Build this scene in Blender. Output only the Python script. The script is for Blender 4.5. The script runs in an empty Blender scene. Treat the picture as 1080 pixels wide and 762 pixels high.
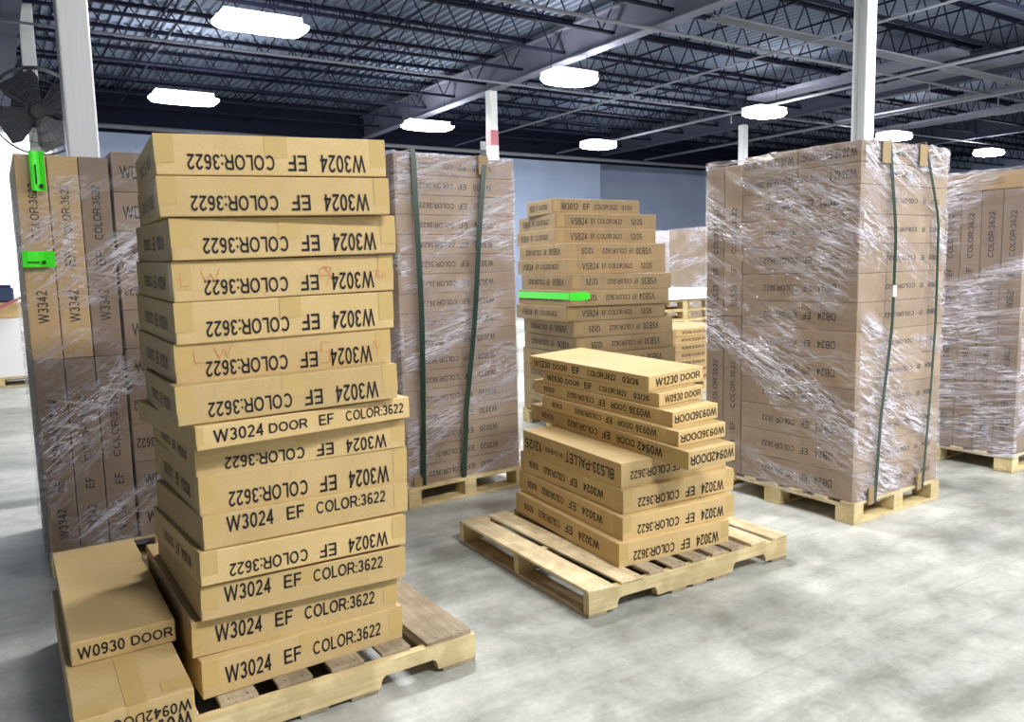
import bpy, bmesh, math, random
from mathutils import Matrix, Vector, noise

# ------------------------------------------------------------------ camera
scene = bpy.context.scene
CAM_H, PITCH, ROLL, FPX = 1.482, 0.1169, -0.0242, 836.0
cp, sp, cr, sr = math.cos(PITCH), math.sin(PITCH), math.cos(ROLL), math.sin(ROLL)
right0, up0, fwd = Vector((1, 0, 0)), Vector((0, sp, cp)), Vector((0, cp, -sp))
cx = right0 * cr + up0 * sr
cy = up0 * cr - right0 * sr
cz = -fwd
cam_data = bpy.data.cameras.new('camera')
cam = bpy.data.objects.new('camera', cam_data)
scene.collection.objects.link(cam)
cam.matrix_world = Matrix(((cx.x, cy.x, cz.x, 0), (cx.y, cy.y, cz.y, 0), (cx.z, cy.z, cz.z, CAM_H), (0, 0, 0, 1)))
cam_data.sensor_width = 36.0
cam_data.lens = 36.0 * FPX / 1080.0
cam_data.clip_end = 300
scene.camera = cam

# ------------------------------------------------------------------ view, world, lamp strength
scene.view_settings.view_transform = 'Standard'
scene.view_settings.look = 'None'
scene.view_settings.gamma = 1.0
scene.view_settings.use_curve_mapping = False
scene.view_settings.exposure = 1.28
LAMP = 62.0            # radiance of the fixture lenses
world = bpy.data.worlds.new('world')
scene.world = world
world.use_nodes = True
bgn = world.node_tree.nodes['Background']
bgn.inputs[0].default_value = (0.86, 0.93, 1.0, 1)
bgn.inputs[1].default_value = 1.6
scene.cycles.max_bounces = 8
scene.cycles.diffuse_bounces = 4
scene.cycles.transparent_max_bounces = 16
scene.cycles.caustics_reflective = False
scene.cycles.caustics_refractive = False
scene.cycles.sample_clamp_indirect = 4.0
scene.cycles.use_denoising = True

# lamp positions (along-hall u, across-hall v) in the building grid
GRID = math.radians(33.0)
LAMPS_SEEN = [(3.52, 11.77), (3.54, 17.3), (9.35, 17.98), (9.48, 12.36), (15.32, 18.63), (15.79, 12.98), (22.39, 13.72), (29.08, 14.35)]
LAMPS_UNSEEN = [(6.5, -2.0), (11.5, -2.0), (3.5, 5.9), (11.2, 5.0), (2.0, -1.5), (9.4, 0.0), (9.4, -5.9), (15.3, -5.9), (15.3, 0.5), (15.3, 6.4)]  # some lie off the rows, added and moved to brighten the carton fronts

# ------------------------------------------------------------------ helpers
COL = scene.collection
rnd = random.Random(7)


def rotz(a):
    return Matrix.Rotation(a, 4, 'Z')


BM = rotz(GRID)


def B(u, v, z=0.0):
    return BM @ Vector((u, v, z))


def link(name, bm, mats, parent=None, matrix=None, smooth=False):
    me = bpy.data.meshes.new(name)
    if smooth:
        for f in bm.faces:
            f.smooth = True
    bm.to_mesh(me)
    bm.free()
    o = bpy.data.objects.new(name, me)
    COL.objects.link(o)
    for m in (mats if isinstance(mats, (list, tuple)) else [mats]):
        me.materials.append(m)
    if parent is not None:
        o.parent = parent
    if matrix is not None:
        if parent is None:
            o.matrix_world = matrix
        else:
            o.matrix_local = matrix
    return o


def tag(o, label, cat, group=None):
    o['label'] = label
    o['category'] = cat
    if group:
        o['group'] = group
    return o


def struct(o):
    o['kind'] = 'structure'
    return o


def empty(name, matrix):
    o = bpy.data.objects.new(name, None)
    o.empty_display_size = 0.1
    COL.objects.link(o)
    o.matrix_world = matrix
    return o


def box_bm(x0, x1, y0, y1, z0, z1, bm=None, mi=0, bevel=0.0, seg=1):
    own = bm is None
    b = bmesh.new() if (own or bevel) else bm
    vs = [b.verts.new((x, y, z)) for z in (z0, z1) for y in (y0, y1) for x in (x0, x1)]
    for q in ((0, 2, 3, 1), (4, 5, 7, 6), (0, 1, 5, 4), (2, 6, 7, 3), (0, 4, 6, 2), (1, 3, 7, 5)):
        f = b.faces.new([vs[i] for i in q])
        f.material_index = mi
    if bevel:
        bmesh.ops.bevel(b, geom=list(b.edges), offset=bevel, segments=seg, affect='EDGES', profile=0.6)
        for f in b.faces:
            f.material_index = mi
        if not own:
            merge(bm, b)
            return bm
    return b


def merge(dst, src):
    me = bpy.data.meshes.new('tmp')
    src.to_mesh(me)
    src.free()
    dst.from_mesh(me)
    bpy.data.meshes.remove(me)


def bar(bm, p, q, r, n=4, mi=0, rot=0.785):
    p, q = Vector(p), Vector(q)
    d = (q - p).normalized()
    a = d.orthogonal().normalized() if abs(d.z) > 0.95 else d.cross(Vector((0, 0, 1))).normalized()
    c = d.cross(a)
    rings = []
    for pt in (p, q):
        rings.append([bm.verts.new(pt + (a * math.cos(rot + 2 * math.pi * i / n) + c * math.sin(rot + 2 * math.pi * i / n)) * r) for i in range(n)])
    for i in range(n):
        f = bm.faces.new((rings[0][i], rings[0][(i + 1) % n], rings[1][(i + 1) % n], rings[1][i]))
        f.material_index = mi
        f.smooth = n > 6
    for k, ring in enumerate(rings):
        f = bm.faces.new(ring if k else ring[::-1])
        f.material_index = mi


# ------------------------------------------------------------------ materials
def mat(name, base=(0.8, 0.8, 0.8), rough=0.6, metal=0.0, spec=0.5):
    m = bpy.data.materials.new(name)
    m.use_nodes = True
    b = m.node_tree.nodes['Principled BSDF']
    b.inputs['Base Color'].default_value = (*base, 1)
    b.inputs['Roughness'].default_value = rough
    b.inputs['Metallic'].default_value = metal
    b.inputs['Specular IOR Level'].default_value = spec
    return m, m.node_tree, b


def nd(nt, typ, **kw):
    n = nt.nodes.new(typ)
    for k, v in kw.items():
        if k.startswith('_'):
            setattr(n, k[1:], v)
        else:
            n.inputs[k.replace('_', ' ')].default_value = v
    return n


def ramp(nt, stops):
    n = nt.nodes.new('ShaderNodeValToRGB')
    e = n.color_ramp.elements
    while len(e) < len(stops):
        e.new(0.5)
    for i, (p, c) in enumerate(stops):
        e[i].position = p
        e[i].color = (*c, 1) if len(c) == 3 else c
    return n


def mix_rgb(nt, a, b, fac, mode='MIX'):
    n = nt.nodes.new('ShaderNodeMix')
    n.data_type = 'RGBA'
    n.blend_type = mode
    for sock, val in ((n.inputs[0], fac), (n.inputs[6], a), (n.inputs[7], b)):
        if hasattr(val, 'is_linked') or hasattr(val, 'links'):
            nt.links.new(val, sock)
        elif isinstance(val, (tuple, list)):
            sock.default_value = (*val, 1)
        else:
            sock.default_value = val
    return n.outputs[2]


def bump(nt, b, height, strength=0.2, dist=0.002):
    n = nd(nt, 'ShaderNodeBump', Strength=strength, Distance=dist)
    nt.links.new(height, n.inputs['Height'])
    nt.links.new(n.outputs[0], b.inputs['Normal'])


def cardboard(name, c1, c2):
    m, nt, b = mat(name, c1, 0.62, spec=0.35)
    tc = nd(nt, 'ShaderNodeTexCoord')
    n1 = nd(nt, 'ShaderNodeTexNoise', Scale=5.0, Detail=4.0, Roughness=0.6)
    n2 = nd(nt, 'ShaderNodeTexNoise', Scale=160.0, Detail=2.0)
    inf = nd(nt, 'ShaderNodeObjectInfo')
    add = nd(nt, 'ShaderNodeVectorMath', _operation='ADD')
    nt.links.new(tc.outputs['Object'], add.inputs[0])
    nt.links.new(inf.outputs['Location'], add.inputs[1])
    nt.links.new(add.outputs[0], n1.inputs['Vector'])
    nt.links.new(add.outputs[0], n2.inputs['Vector'])
    mp = nd(nt, 'ShaderNodeMapRange', From_Min=0.3, From_Max=0.7)
    nt.links.new(n1.outputs[0], mp.inputs[0])
    col = mix_rgb(nt, c1, c2, mp.outputs[0])
    hv = nd(nt, 'ShaderNodeHueSaturation', Hue=0.5, Saturation=1.0, Fac=1.0)
    mr = nd(nt, 'ShaderNodeMapRange', To_Min=0.9, To_Max=1.1)
    nt.links.new(inf.outputs['Random'], mr.inputs[0])
    nt.links.new(mr.outputs[0], hv.inputs['Value'])
    nt.links.new(col, hv.inputs['Color'])
    sp_ = nd(nt, 'ShaderNodeMapRange', From_Min=0.3, From_Max=0.7, To_Min=0.94, To_Max=1.05)
    nt.links.new(n2.outputs[0], sp_.inputs[0])
    mul = nd(nt, 'ShaderNodeVectorMath', _operation='SCALE')
    nt.links.new(hv.outputs[0], mul.inputs[0])
    nt.links.new(sp_.outputs[0], mul.inputs['Scale'])
    nt.links.new(mul.outputs[0], b.inputs['Base Color'])
    bump(nt, b, n2.outputs[0], 0.12, 0.001)
    return m


M_CARD = cardboard('cardboard', (0.60, 0.437, 0.207), (0.525, 0.375, 0.162))
M_CARD_TAN = cardboard('tan cardboard', (0.50, 0.345, 0.165), (0.44, 0.295, 0.13))
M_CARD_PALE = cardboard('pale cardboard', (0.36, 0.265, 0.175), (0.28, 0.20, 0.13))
M_CARD_SHADED = cardboard('shaded cardboard', (0.27, 0.195, 0.135), (0.21, 0.15, 0.10))  # cardboard darkened to carry the shade on the wrapped edge loads
M_CARD_DIM_BROWN = cardboard('dimmed brown cardboard', (0.35, 0.25, 0.13), (0.28, 0.195, 0.095))  # dim light on the vanity stack put into the colour; also brown edge guards
M_INK, _, _ = mat('black ink', (0.018, 0.015, 0.016), 0.6, spec=0.3)
M_INK_SOFT, _, _ = mat('faint ink', (0.10, 0.07, 0.06), 0.6, spec=0.3)
M_RED_INK, _, _ = mat('red marker ink', (0.60, 0.25, 0.10), 0.6)
M_TAPE, nt_, b_ = mat('packing tape', (0.53, 0.375, 0.145), 0.42, spec=0.4)
n_ = nd(nt_, 'ShaderNodeTexNoise', Scale=30.0)
bump(nt_, b_, n_.outputs[0], 0.3, 0.002)
M_TAPE_DIM, _, _ = mat('dimmed packing tape', (0.36, 0.245, 0.10), 0.4)  # packing tape toned down to go with the dimmed cartons
M_GREEN, nt_, b_ = mat('fluorescent green sticker', (0.05, 0.85, 0.02), 0.35)
M_STRAP, _, _ = mat('green strapping', (0.004, 0.032, 0.02), 0.35)
M_BLACK, _, _ = mat('black plastic', (0.012, 0.012, 0.014), 0.4)
M_WHITE, _, _ = mat('white paint', (0.8, 0.81, 0.8), 0.45)
M_SHEET, _, _ = mat('white sheet', (0.85, 0.85, 0.86), 0.5)
M_RED, _, _ = mat('faded red paint', (0.42, 0.13, 0.16), 0.5)
M_COLUMN, nt_, b_ = mat('painted steel column', (0.62, 0.64, 0.66), 0.4)
n_ = nd(nt_, 'ShaderNodeTexNoise', Scale=6.0, Detail=5.0)
r_ = ramp(nt_, [(0.35, (0.64, 0.66, 0.67)), (0.7, (0.69, 0.71, 0.72))])
nt_.links.new(n_.outputs[0], r_.inputs[0])
nt_.links.new(r_.outputs[0], b_.inputs['Base Color'])
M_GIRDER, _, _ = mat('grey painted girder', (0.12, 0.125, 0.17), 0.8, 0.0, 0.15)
M_GIRDER_SHADED, _, _ = mat('shaded girder', (0.05, 0.055, 0.085), 0.8, 0.0, 0.1)  # girder colour darkened for the girders that get little light
M_JOIST, _, _ = mat('dark joist steel', (0.006, 0.007, 0.018), 0.8, 0.0, 0.1)
M_PIPE, _, _ = mat('pipe grey', (0.17, 0.18, 0.21), 0.7, 0.0, 0.2)
M_GUARD, _, _ = mat('fan guard wire', (0.03, 0.03, 0.035), 0.4, 0.5)
M_BLADE, _, _ = mat('fan blade', (0.07, 0.07, 0.085), 0.45)
M_REFL, _, _ = mat('lamp housing', (0.5, 0.5, 0.52), 0.35, 0.6)


def wood(name, c1, c2, axis, seed=0.0):
    m, nt, b = mat(name, c1, 0.75, spec=0.25)
    tc = nd(nt, 'ShaderNodeTexCoord')
    inf = nd(nt, 'ShaderNodeObjectInfo')
    mp = nd(nt, 'ShaderNodeMapping')
    mp.inputs['Scale'].default_value = (3, 60, 60) if axis == 'x' else (60, 3, 60)
    mul = nd(nt, 'ShaderNodeVectorMath', _operation='SCALE', Scale=30.0)
    cmb = nd(nt, 'ShaderNodeCombineXYZ')
    for i in range(3):
        nt.links.new(inf.outputs['Random'], cmb.inputs[i])
    nt.links.new(cmb.outputs[0], mul.inputs[0])
    nt.links.new(mul.outputs[0], mp.inputs['Location'])
    nt.links.new(tc.outputs['Object'], mp.inputs[0])
    n1 = nd(nt, 'ShaderNodeTexNoise', Scale=1.0, Detail=6.0, Roughness=0.65, Distortion=0.4)
    nt.links.new(mp.outputs[0], n1.inputs['Vector'])
    mr = nd(nt, 'ShaderNodeMapRange', From_Min=0.3, From_Max=0.68)
    nt.links.new(n1.outputs[0], mr.inputs[0])
    n2 = nd(nt, 'ShaderNodeTexNoise', Scale=9.0, Detail=3.0)
    nt.links.new(tc.outputs['Object'], n2.inputs['Vector'])
    r2 = ramp(nt, [(0.42, (0.62, 0.58, 0.52)), (0.6, (1, 1, 1))])
    nt.links.new(n2.outputs[0], r2.inputs[0])
    col = mix_rgb(nt, c2, c1, mr.outputs[0])
    col = mix_rgb(nt, col, r2.outputs[0], 0.55, 'MULTIPLY')
    hv = nd(nt, 'ShaderNodeHueSaturation')
    m2 = nd(nt, 'ShaderNodeMapRange', To_Min=0.78, To_Max=1.15)
    nt.links.new(inf.outputs['Random'], m2.inputs[0])
    nt.links.new(m2.outputs[0], hv.inputs['Value'])
    nt.links.new(col, hv.inputs['Color'])
    nt.links.new(hv.outputs[0], b.inputs['Base Color'])
    bump(nt, b, n1.outputs[0], 0.35, 0.002)
    return m


WX = wood('pine along', (0.80, 0.68, 0.38), (0.62, 0.48, 0.25), 'x')
WY = wood('pine across', (0.78, 0.66, 0.42), (0.58, 0.45, 0.27), 'y')
WYG = wood('weathered pine', (0.46, 0.38, 0.26), (0.29, 0.23, 0.16), 'y')
WXD = wood('dirty pine', (0.30, 0.25, 0.18), (0.18, 0.15, 0.11), 'x')

# concrete floor
M_FLOOR, nt_, b_ = mat('polished concrete', (0.5, 0.5, 0.48), 0.35)
tc = nd(nt_, 'ShaderNodeTexCoord')
na = nd(nt_, 'ShaderNodeTexNoise', Scale=0.55, Detail=7.0, Roughness=0.68, Distortion=0.2)
nb = nd(nt_, 'ShaderNodeTexNoise', Scale=2.6, Detail=8.0, Roughness=0.72, Distortion=0.35)
nc = nd(nt_, 'ShaderNodeTexNoise', Scale=45.0, Detail=4.0, Roughness=0.7)
mpst = nd(nt_, 'ShaderNodeMapping')
mpst.inputs['Scale'].default_value = (0.5, 3.4, 1)
mpst.inputs['Rotation'].default_value = (0, 0, 0.5)
ne = nd(nt_, 'ShaderNodeTexNoise', Scale=1.6, Detail=8.0, Roughness=0.7, Distortion=0.25)
for n_ in (na, nb, nc):
    nt_.links.new(tc.outputs['Object'], n_.inputs['Vector'])
nt_.links.new(tc.outputs['Object'], mpst.inputs[0])
nt_.links.new(mpst.outputs[0], ne.inputs['Vector'])
ra = ramp(nt_, [(0.34, (0.25, 0.265, 0.24)), (0.62, (0.58, 0.595, 0.56))])
rb = ramp(nt_, [(0.36, (0.68, 0.69, 0.66)), (0.50, (1, 1, 1)), (0.66, (1.22, 1.22, 1.20))])
rc = ramp(nt_, [(0.3, (0.86, 0.86, 0.86)), (0.7, (1.08, 1.08, 1.08))])
re_ = ramp(nt_, [(0.36, (0.74, 0.75, 0.72)), (0.55, (1.0, 1.0, 1.0)), (0.7, (1.12, 1.12, 1.1))])
for a_, b2 in ((na, ra), (nb, rb), (nc, rc), (ne, re_)):
    nt_.links.new(a_.outputs[0], b2.inputs[0])
c_ = mix_rgb(nt_, ra.outputs[0], rb.outputs[0], 0.9, 'MULTIPLY')
c_ = mix_rgb(nt_, c_, rc.outputs[0], 0.8, 'MULTIPLY')
c_ = mix_rgb(nt_, c_, re_.outputs[0], 0.9, 'MULTIPLY')
brk = nd(nt_, 'ShaderNodeTexBrick', Scale=1.0, Mortar_Size=0.004, Brick_Width=4.9, Row_Height=4.9, Mortar_Smooth=0.2)
brk.offset = 0.0
mpj = nd(nt_, 'ShaderNodeMapping')
mpj.inputs['Location'].default_value = (1.7, 3.1, 0)
nt_.links.new(tc.outputs['Object'], mpj.inputs[0])
nt_.links.new(mpj.outputs[0], brk.inputs['Vector'])
jf = nd(nt_, 'ShaderNodeMath', _operation='MULTIPLY')
jf.inputs[1].default_value = 0.35
nt_.links.new(brk.outputs['Fac'], jf.inputs[0])
c_ = mix_rgb(nt_, c_, (0.25, 0.25, 0.24), jf.outputs[0])
nt_.links.new(c_, b_.inputs['Base Color'])
rr = nd(nt_, 'ShaderNodeMapRange', From_Min=0.3, From_Max=0.7, To_Min=0.28, To_Max=0.55)
nt_.links.new(nb.outputs[0], rr.inputs[0])
nt_.links.new(rr.outputs[0], b_.inputs['Roughness'])
bump(nt_, b_, nc.outputs[0], 0.08, 0.002)

# roof deck
M_DECK, nt_, b_ = mat('steel roof deck', (0.40, 0.46, 0.56), 0.9, 0.0, 0.1)
n_ = nd(nt_, 'ShaderNodeTexNoise', Scale=0.4, Detail=4.0)
tc = nd(nt_, 'ShaderNodeTexCoord')
nt_.links.new(tc.outputs['Object'], n_.inputs['Vector'])
r_ = ramp(nt_, [(0.35, (0.085, 0.105, 0.155)), (0.65, (0.135, 0.16, 0.215))])
nt_.links.new(n_.outputs[0], r_.inputs[0])
nt_.links.new(r_.outputs[0], b_.inputs['Base Color'])
# walls
M_WALL, nt_, b_ = mat('blue grey painted block wall', (0.42, 0.52, 0.70), 0.7)
n_ = nd(nt_, 'ShaderNodeTexNoise', Scale=0.8, Detail=5.0)
tc = nd(nt_, 'ShaderNodeTexCoord')
nt_.links.new(tc.outputs['Object'], n_.inputs['Vector'])
r_ = ramp(nt_, [(0.3, (0.27, 0.335, 0.49)), (0.7, (0.32, 0.39, 0.55))])
nt_.links.new(n_.outputs[0], r_.inputs[0])
nt_.links.new(r_.outputs[0], b_.inputs['Base Color'])


def emission(name, col, strength):
    m = bpy.data.materials.new(name)
    m.use_nodes = True
    nt = m.node_tree
    nt.nodes.clear()
    e = nt.nodes.new('ShaderNodeEmission')
    e.inputs[0].default_value = (*col, 1)
    e.inputs[1].default_value = strength
    o = nt.nodes.new('ShaderNodeOutputMaterial')
    nt.links.new(e.outputs[0], o.inputs[0])
    return m


M_LAMP = emission('lit lamp lens', (1.0, 0.985, 0.97), LAMP)


def film_mat(name, rot, base, amount, scale=(1.5, 26), seed=0.0, tint=(0.88, 0.86, 0.98), rough=0.16):
    """clear stretch film: transparent, with glossy wrinkles and milky folds"""
    m = bpy.data.materials.new(name)
    m.use_nodes = True
    nt = m.node_tree
    b = nt.nodes['Principled BSDF']
    b.inputs['Base Color'].default_value = (*tint, 1)
    b.inputs['Roughness'].default_value = rough
    b.inputs['Specular IOR Level'].default_value = 0.9
    uv = nd(nt, 'ShaderNodeTexCoord')

    def streak(r, sc, off, detail, dist):
        mp = nd(nt, 'ShaderNodeMapping')
        mp.inputs['Rotation'].default_value = (0, 0, r)
        mp.inputs['Location'].default_value = (off, off * 1.7, seed)
        mp2 = nd(nt, 'ShaderNodeMapping')
        mp2.inputs['Scale'].default_value = (sc[0], sc[1], 1)
        nt.links.new(uv.outputs['UV'], mp.inputs[0])
        nt.links.new(mp.outputs[0], mp2.inputs[0])
        n = nd(nt, 'ShaderNodeTexNoise', Scale=1.0, Detail=detail, Roughness=0.55, Distortion=dist)
        nt.links.new(mp2.outputs[0], n.inputs['Vector'])
        return n.outputs[0]

    s1 = streak(rot, scale, 3.0 + seed, 4.0, 0.7)
    s2 = streak(rot * -0.35, (scale[0] * 1.8, scale[1] * 1.9), 11.0 + seed, 3.0, 1.0)
    pm = streak(rot, (1.1, 2.4), 5.0 + seed, 3.0, 0.6)

    def mr(v, a, b2, c=0.0, d=1.0):
        n = nd(nt, 'ShaderNodeMapRange', From_Min=a, From_Max=b2, To_Min=c, To_Max=d)
        nt.links.new(v, n.inputs[0])
        return n.outputs[0]

    def op(o, x, y):
        n = nd(nt, 'ShaderNodeMath', _operation=o)
        for i, w in enumerate((x, y)):
            if isinstance(w, (int, float)):
                n.inputs[i].default_value = w
            else:
                nt.links.new(w, n.inputs[i])
        return n.outputs[0]

    a1 = mr(s1, 0.55, 0.66)
    a2 = op('MULTIPLY', mr(s2, 0.56, 0.66), 0.7)
    s3 = streak(rot * 0.8, (scale[0] * 2.2, scale[1] * 1.1), 21.0 + seed, 5.0, 1.6)
    s4 = streak(rot * 1.25 + 0.1, (scale[0] * 1.2, scale[1] * 0.7), 31.0 + seed, 4.0, 1.2)
    g1 = mr(op('ABSOLUTE', op('SUBTRACT', s3, 0.5), 0.0), 0.045, 0.0)
    g2 = mr(op('ABSOLUTE', op('SUBTRACT', s4, 0.5), 0.0), 0.03, 0.0)
    st = op('MAXIMUM', op('MAXIMUM', a1, a2), op('MAXIMUM', g1, g2))
    patch = mr(pm, 0.44, 0.63, 0.05, 1.0)
    fac = op('ADD', op('MULTIPLY', op('MULTIPLY', st, patch), amount), op('MULTIPLY', patch, base * 0.9))
    fac = op('ADD', fac, base * 0.5)
    fac = op('MINIMUM', fac, 0.95)
    h = op('ADD', op('ADD', s1, op('MULTIPLY', s2, 0.6)), op('MULTIPLY', s3, 0.8))
    bp = nd(nt, 'ShaderNodeBump', Strength=0.9, Distance=0.03)
    nt.links.new(h, bp.inputs['Height'])
    nt.links.new(bp.outputs[0], b.inputs['Normal'])
    tr = nt.nodes.new('ShaderNodeBsdfTransparent')
    mx = nt.nodes.new('ShaderNodeMixShader')
    nt.links.new(fac, mx.inputs[0])
    nt.links.new(tr.outputs[0], mx.inputs[1])
    nt.links.new(b.outputs[0], mx.inputs[2])
    out = nt.nodes['Material Output']
    nt.links.new(mx.outputs[0], out.inputs[0])
    return m


M_FILM_RIGHT = film_mat('stretch film crossing', 0.42, 0.06, 0.95, seed=1.0)
M_FILM_MID = film_mat('stretch film rising', -0.30, 0.09, 0.7, scale=(1.2, 22), seed=4.0)
M_FILM_LEFT = film_mat('stretch film steep', -0.62, 0.04, 0.85, scale=(2.0, 24), seed=8.0)
M_FILM_FAR = film_mat('stretch film flat', -0.16, 0.09, 0.95, scale=(1.0, 26), seed=13.0)

# ------------------------------------------------------------------ lettering
_font = {}


def arc(cx_, cy_, rx, ry, a0, a1, n=12):
    return [(cx_ + rx * math.cos(math.radians(a0 + (a1 - a0) * i / n)), cy_ + ry * math.sin(math.radians(a0 + (a1 - a0) * i / n))) for i in range(n + 1)]


# plain grotesque capitals and figures as pen strokes: width, [polylines] for a cap height of 1
GLY = {
    '0': (.62, [arc(.31, .5, .235, .43, 90, 450, 20)]),
    'O': (.88, [arc(.44, .5, .365, .43, 90, 450, 24)]),
    'C': (.82, [arc(.43, .5, .355, .43, 42, 318, 20)]),
    'D': (.80, [[(.08, .07), (.08, .93), (.38, .93)] + arc(.38, .5, .345, .43, 90, -90, 14)[1:] + [(.08, .07)]]),
    'E': (.68, [[(.64, .93), (.08, .93), (.08, .07), (.66, .07)], [(.08, .51), (.60, .51)]]),
    'F': (.62, [[(.61, .93), (.08, .93), (.08, .0)], [(.08, .50), (.54, .50)]]),
    'L': (.58, [[(.08, 1.0), (.08, .07), (.57, .07)]]),
    'R': (.78, [[(.08, .0), (.08, .93), (.46, .93)] + arc(.46, .70, .22, .23, 90, -90, 10)[1:] + [(.08, .47)], [(.42, .47), (.54, .36), (.73, .0)]]),
    'P': (.70, [[(.08, .0), (.08, .93), (.44, .93)] + arc(.44, .68, .21, .25, 90, -90, 10)[1:] + [(.08, .43)]]),
    'B': (.70, [[(.08, .07), (.08, .93), (.40, .93)] + arc(.40, .73, .19, .20, 90, -90, 8)[1:] + [(.08, .53)], [(.40, .53)] + arc(.41, .30, .22, .23, 90, -90, 8) + [(.08, .07)]]),
    'W': (1.16, [[(.05, 1.0), (.30, .05), (.58, .95), (.86, .05), (1.11, 1.0)]]),
    'V': (.76, [[(.04, 1.0), (.38, .05), (.72, 1.0)]]),
    'A': (.76, [[(.04, .0), (.38, .95), (.72, .0)], [(.16, .32), (.60, .32)]]),
    'T': (.66, [[(.02, .93), (.64, .93)], [(.33, .93), (.33, .0)]]),
    'S': (.68, [arc(.34, .715, .245, .215, 22, 270, 14) + arc(.34, .285, .265, .215, 90, -158, 14)[1:]]),
    '3': (.60, [arc(.29, .715, .20, .215, 165, -90, 12), arc(.29, .29, .225, .22, 90, -165, 12)]),
    '2': (.60, [arc(.30, .69, .215, .24, 165, -28, 12) + [(.07, .07), (.56, .07)]]),
    '4': (.62, [[(.43, .0), (.43, .92), (.06, .30), (.60, .30)]]),
    '6': (.61, [arc(.31, .30, .215, .23, 180, 540, 16), arc(.335, .47, .24, .46, 176, 48, 10)]),
    '9': (.61, [arc(.30, .70, .215, .23, 0, 360, 16), arc(.275, .53, .24, .46, -4, -132, 10)]),
    '1': (.44, [[(.08, .70), (.22, .80), (.30, .97), (.30, .0)]]),
    '5': (.60, [[(.53, .93), (.15, .93), (.10, .49)] + arc(.29, .30, .225, .235, 130, -155, 12)]),
    '8': (.60, [arc(.30, .72, .19, .21, 90, 450, 14), arc(.30, .29, .225, .225, 90, 450, 14)]),
    ':': (.16, [[(.08, .0), (.08, .15)], [(.08, .52), (.08, .67)]]),
    '/': (.28, [[(.02, .0), (.26, 1.0)]]),
    '-': (.36, [[(.03, .36), (.33, .36)]]),
    ' ': (.26, []),
}


def glyphs(s, bold=0.014):
    key = (s, bold)
    if key in _font:
        return _font[key]
    th = 0.125 + bold * 2.6
    vs, fs = [], []
    pen = 0.0
    for ch in s:
        w, strokes = GLY[ch]
        for P in strokes:
            P = [Vector(p) for p in P]
            runs, cur = [], [P[0]]
            for i in range(1, len(P)):
                cur.append(P[i])
                if i < len(P) - 1 and (P[i] - P[i - 1]).normalized().dot((P[i + 1] - P[i]).normalized()) < 0.45:
                    runs.append(cur)
                    cur = [P[i]]
            runs.append(cur)
            for ri, R_ in enumerate(runs):
                n = len(R_)
                closed = len(runs) == 1 and (R_[0] - R_[-1]).length < 1e-4
                if ri > 0:
                    R_[0] = R_[0] - (R_[1] - R_[0]).normalized() * th * 0.48
                if ri < len(runs) - 1:
                    R_[-1] = R_[-1] + (R_[-1] - R_[-2]).normalized() * th * 0.48
                k0 = len(vs)
                for i in range(n):
                    if closed:
                        a, b = R_[i - 1 if i else n - 2], R_[i + 1 if i < n - 1 else 1]
                    else:
                        a, b = R_[max(0, i - 1)], R_[min(n - 1, i + 1)]
                    d1 = (R_[i] - a).normalized() if (R_[i] - a).length > 1e-6 else (b - R_[i]).normalized()
                    d2 = (b - R_[i]).normalized() if (b - R_[i]).length > 1e-6 else d1
                    t = (d1 + d2).normalized()
                    nn = Vector((-t.y, t.x))
                    m = min(1.3, 1.0 / max(0.35, nn.dot(Vector((-d1.y, d1.x)))))
                    for sg in (-1, 1):
                        q = R_[i] + nn * (sg * th / 2 * m)
                        vs.append((q.x + pen, min(1.0, max(0.0, q.y))))
                for i in range(n - 1):
                    j = k0 + 2 * i
                    fs.append((j, j + 2, j + 3, j + 1))
        pen += w + 0.115
    x0 = min(v[0] for v in vs)
    x1 = max(v[0] for v in vs)
    out = ([((v[0] - x0) / (x1 - x0), v[1]) for v in vs], fs)
    _font[key] = out
    return out


def frame(face, W, D, T, off=0.0012):
    """origin, right, up, width, height of a face in the box's own axes (origin bottom centre)"""
    if face == 'F':
        return Vector((-W / 2, -D / 2 - off, 0)), Vector((1, 0, 0)), Vector((0, 0, 1)), W, T
    if face == 'S':
        return Vector((-W / 2 - off, D / 2, 0)), Vector((0, -1, 0)), Vector((0, 0, 1)), D, T
    if face == 'T':
        return Vector((-W / 2, -D / 2, T + off)), Vector((1, 0, 0)), Vector((0, 1, 0)), W, D


def write(bm, fr, s, x0, x1, ym, cap, inv=False, turn=False, bold=0.014, mi=0):
    o, r, u, w, h = fr
    vs, fs = glyphs(s, bold)
    nv = []
    for (tx, ty) in vs:
        if turn:                       # reads upwards: along +u, top of letters to -r
            px = ym * w - (ty - 0.5) * cap * w
            py = (x0 + (x1 - x0) * tx) * h
        else:
            px = (x0 + (x1 - x0) * tx) * w
            py = (ym + (ty - 0.5) * cap) * h
        if inv:
            px, py = w - px, h - py
        nv.append(bm.verts.new(o + r * px + u * py))
    for f in fs:
        try:
            g = bm.faces.new([nv[i] for i in f])
            g.material_index = mi
        except ValueError:
            pass


def quad(bm, fr, x0, x1, y0, y1, mi=0):
    o, r, u, w, h = fr
    f = bm.faces.new([bm.verts.new(o + r * (x * w) + u * (y * h)) for x, y in ((x0, y0), (x1, y0), (x1, y1), (x0, y1))])
    f.material_index = mi


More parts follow.
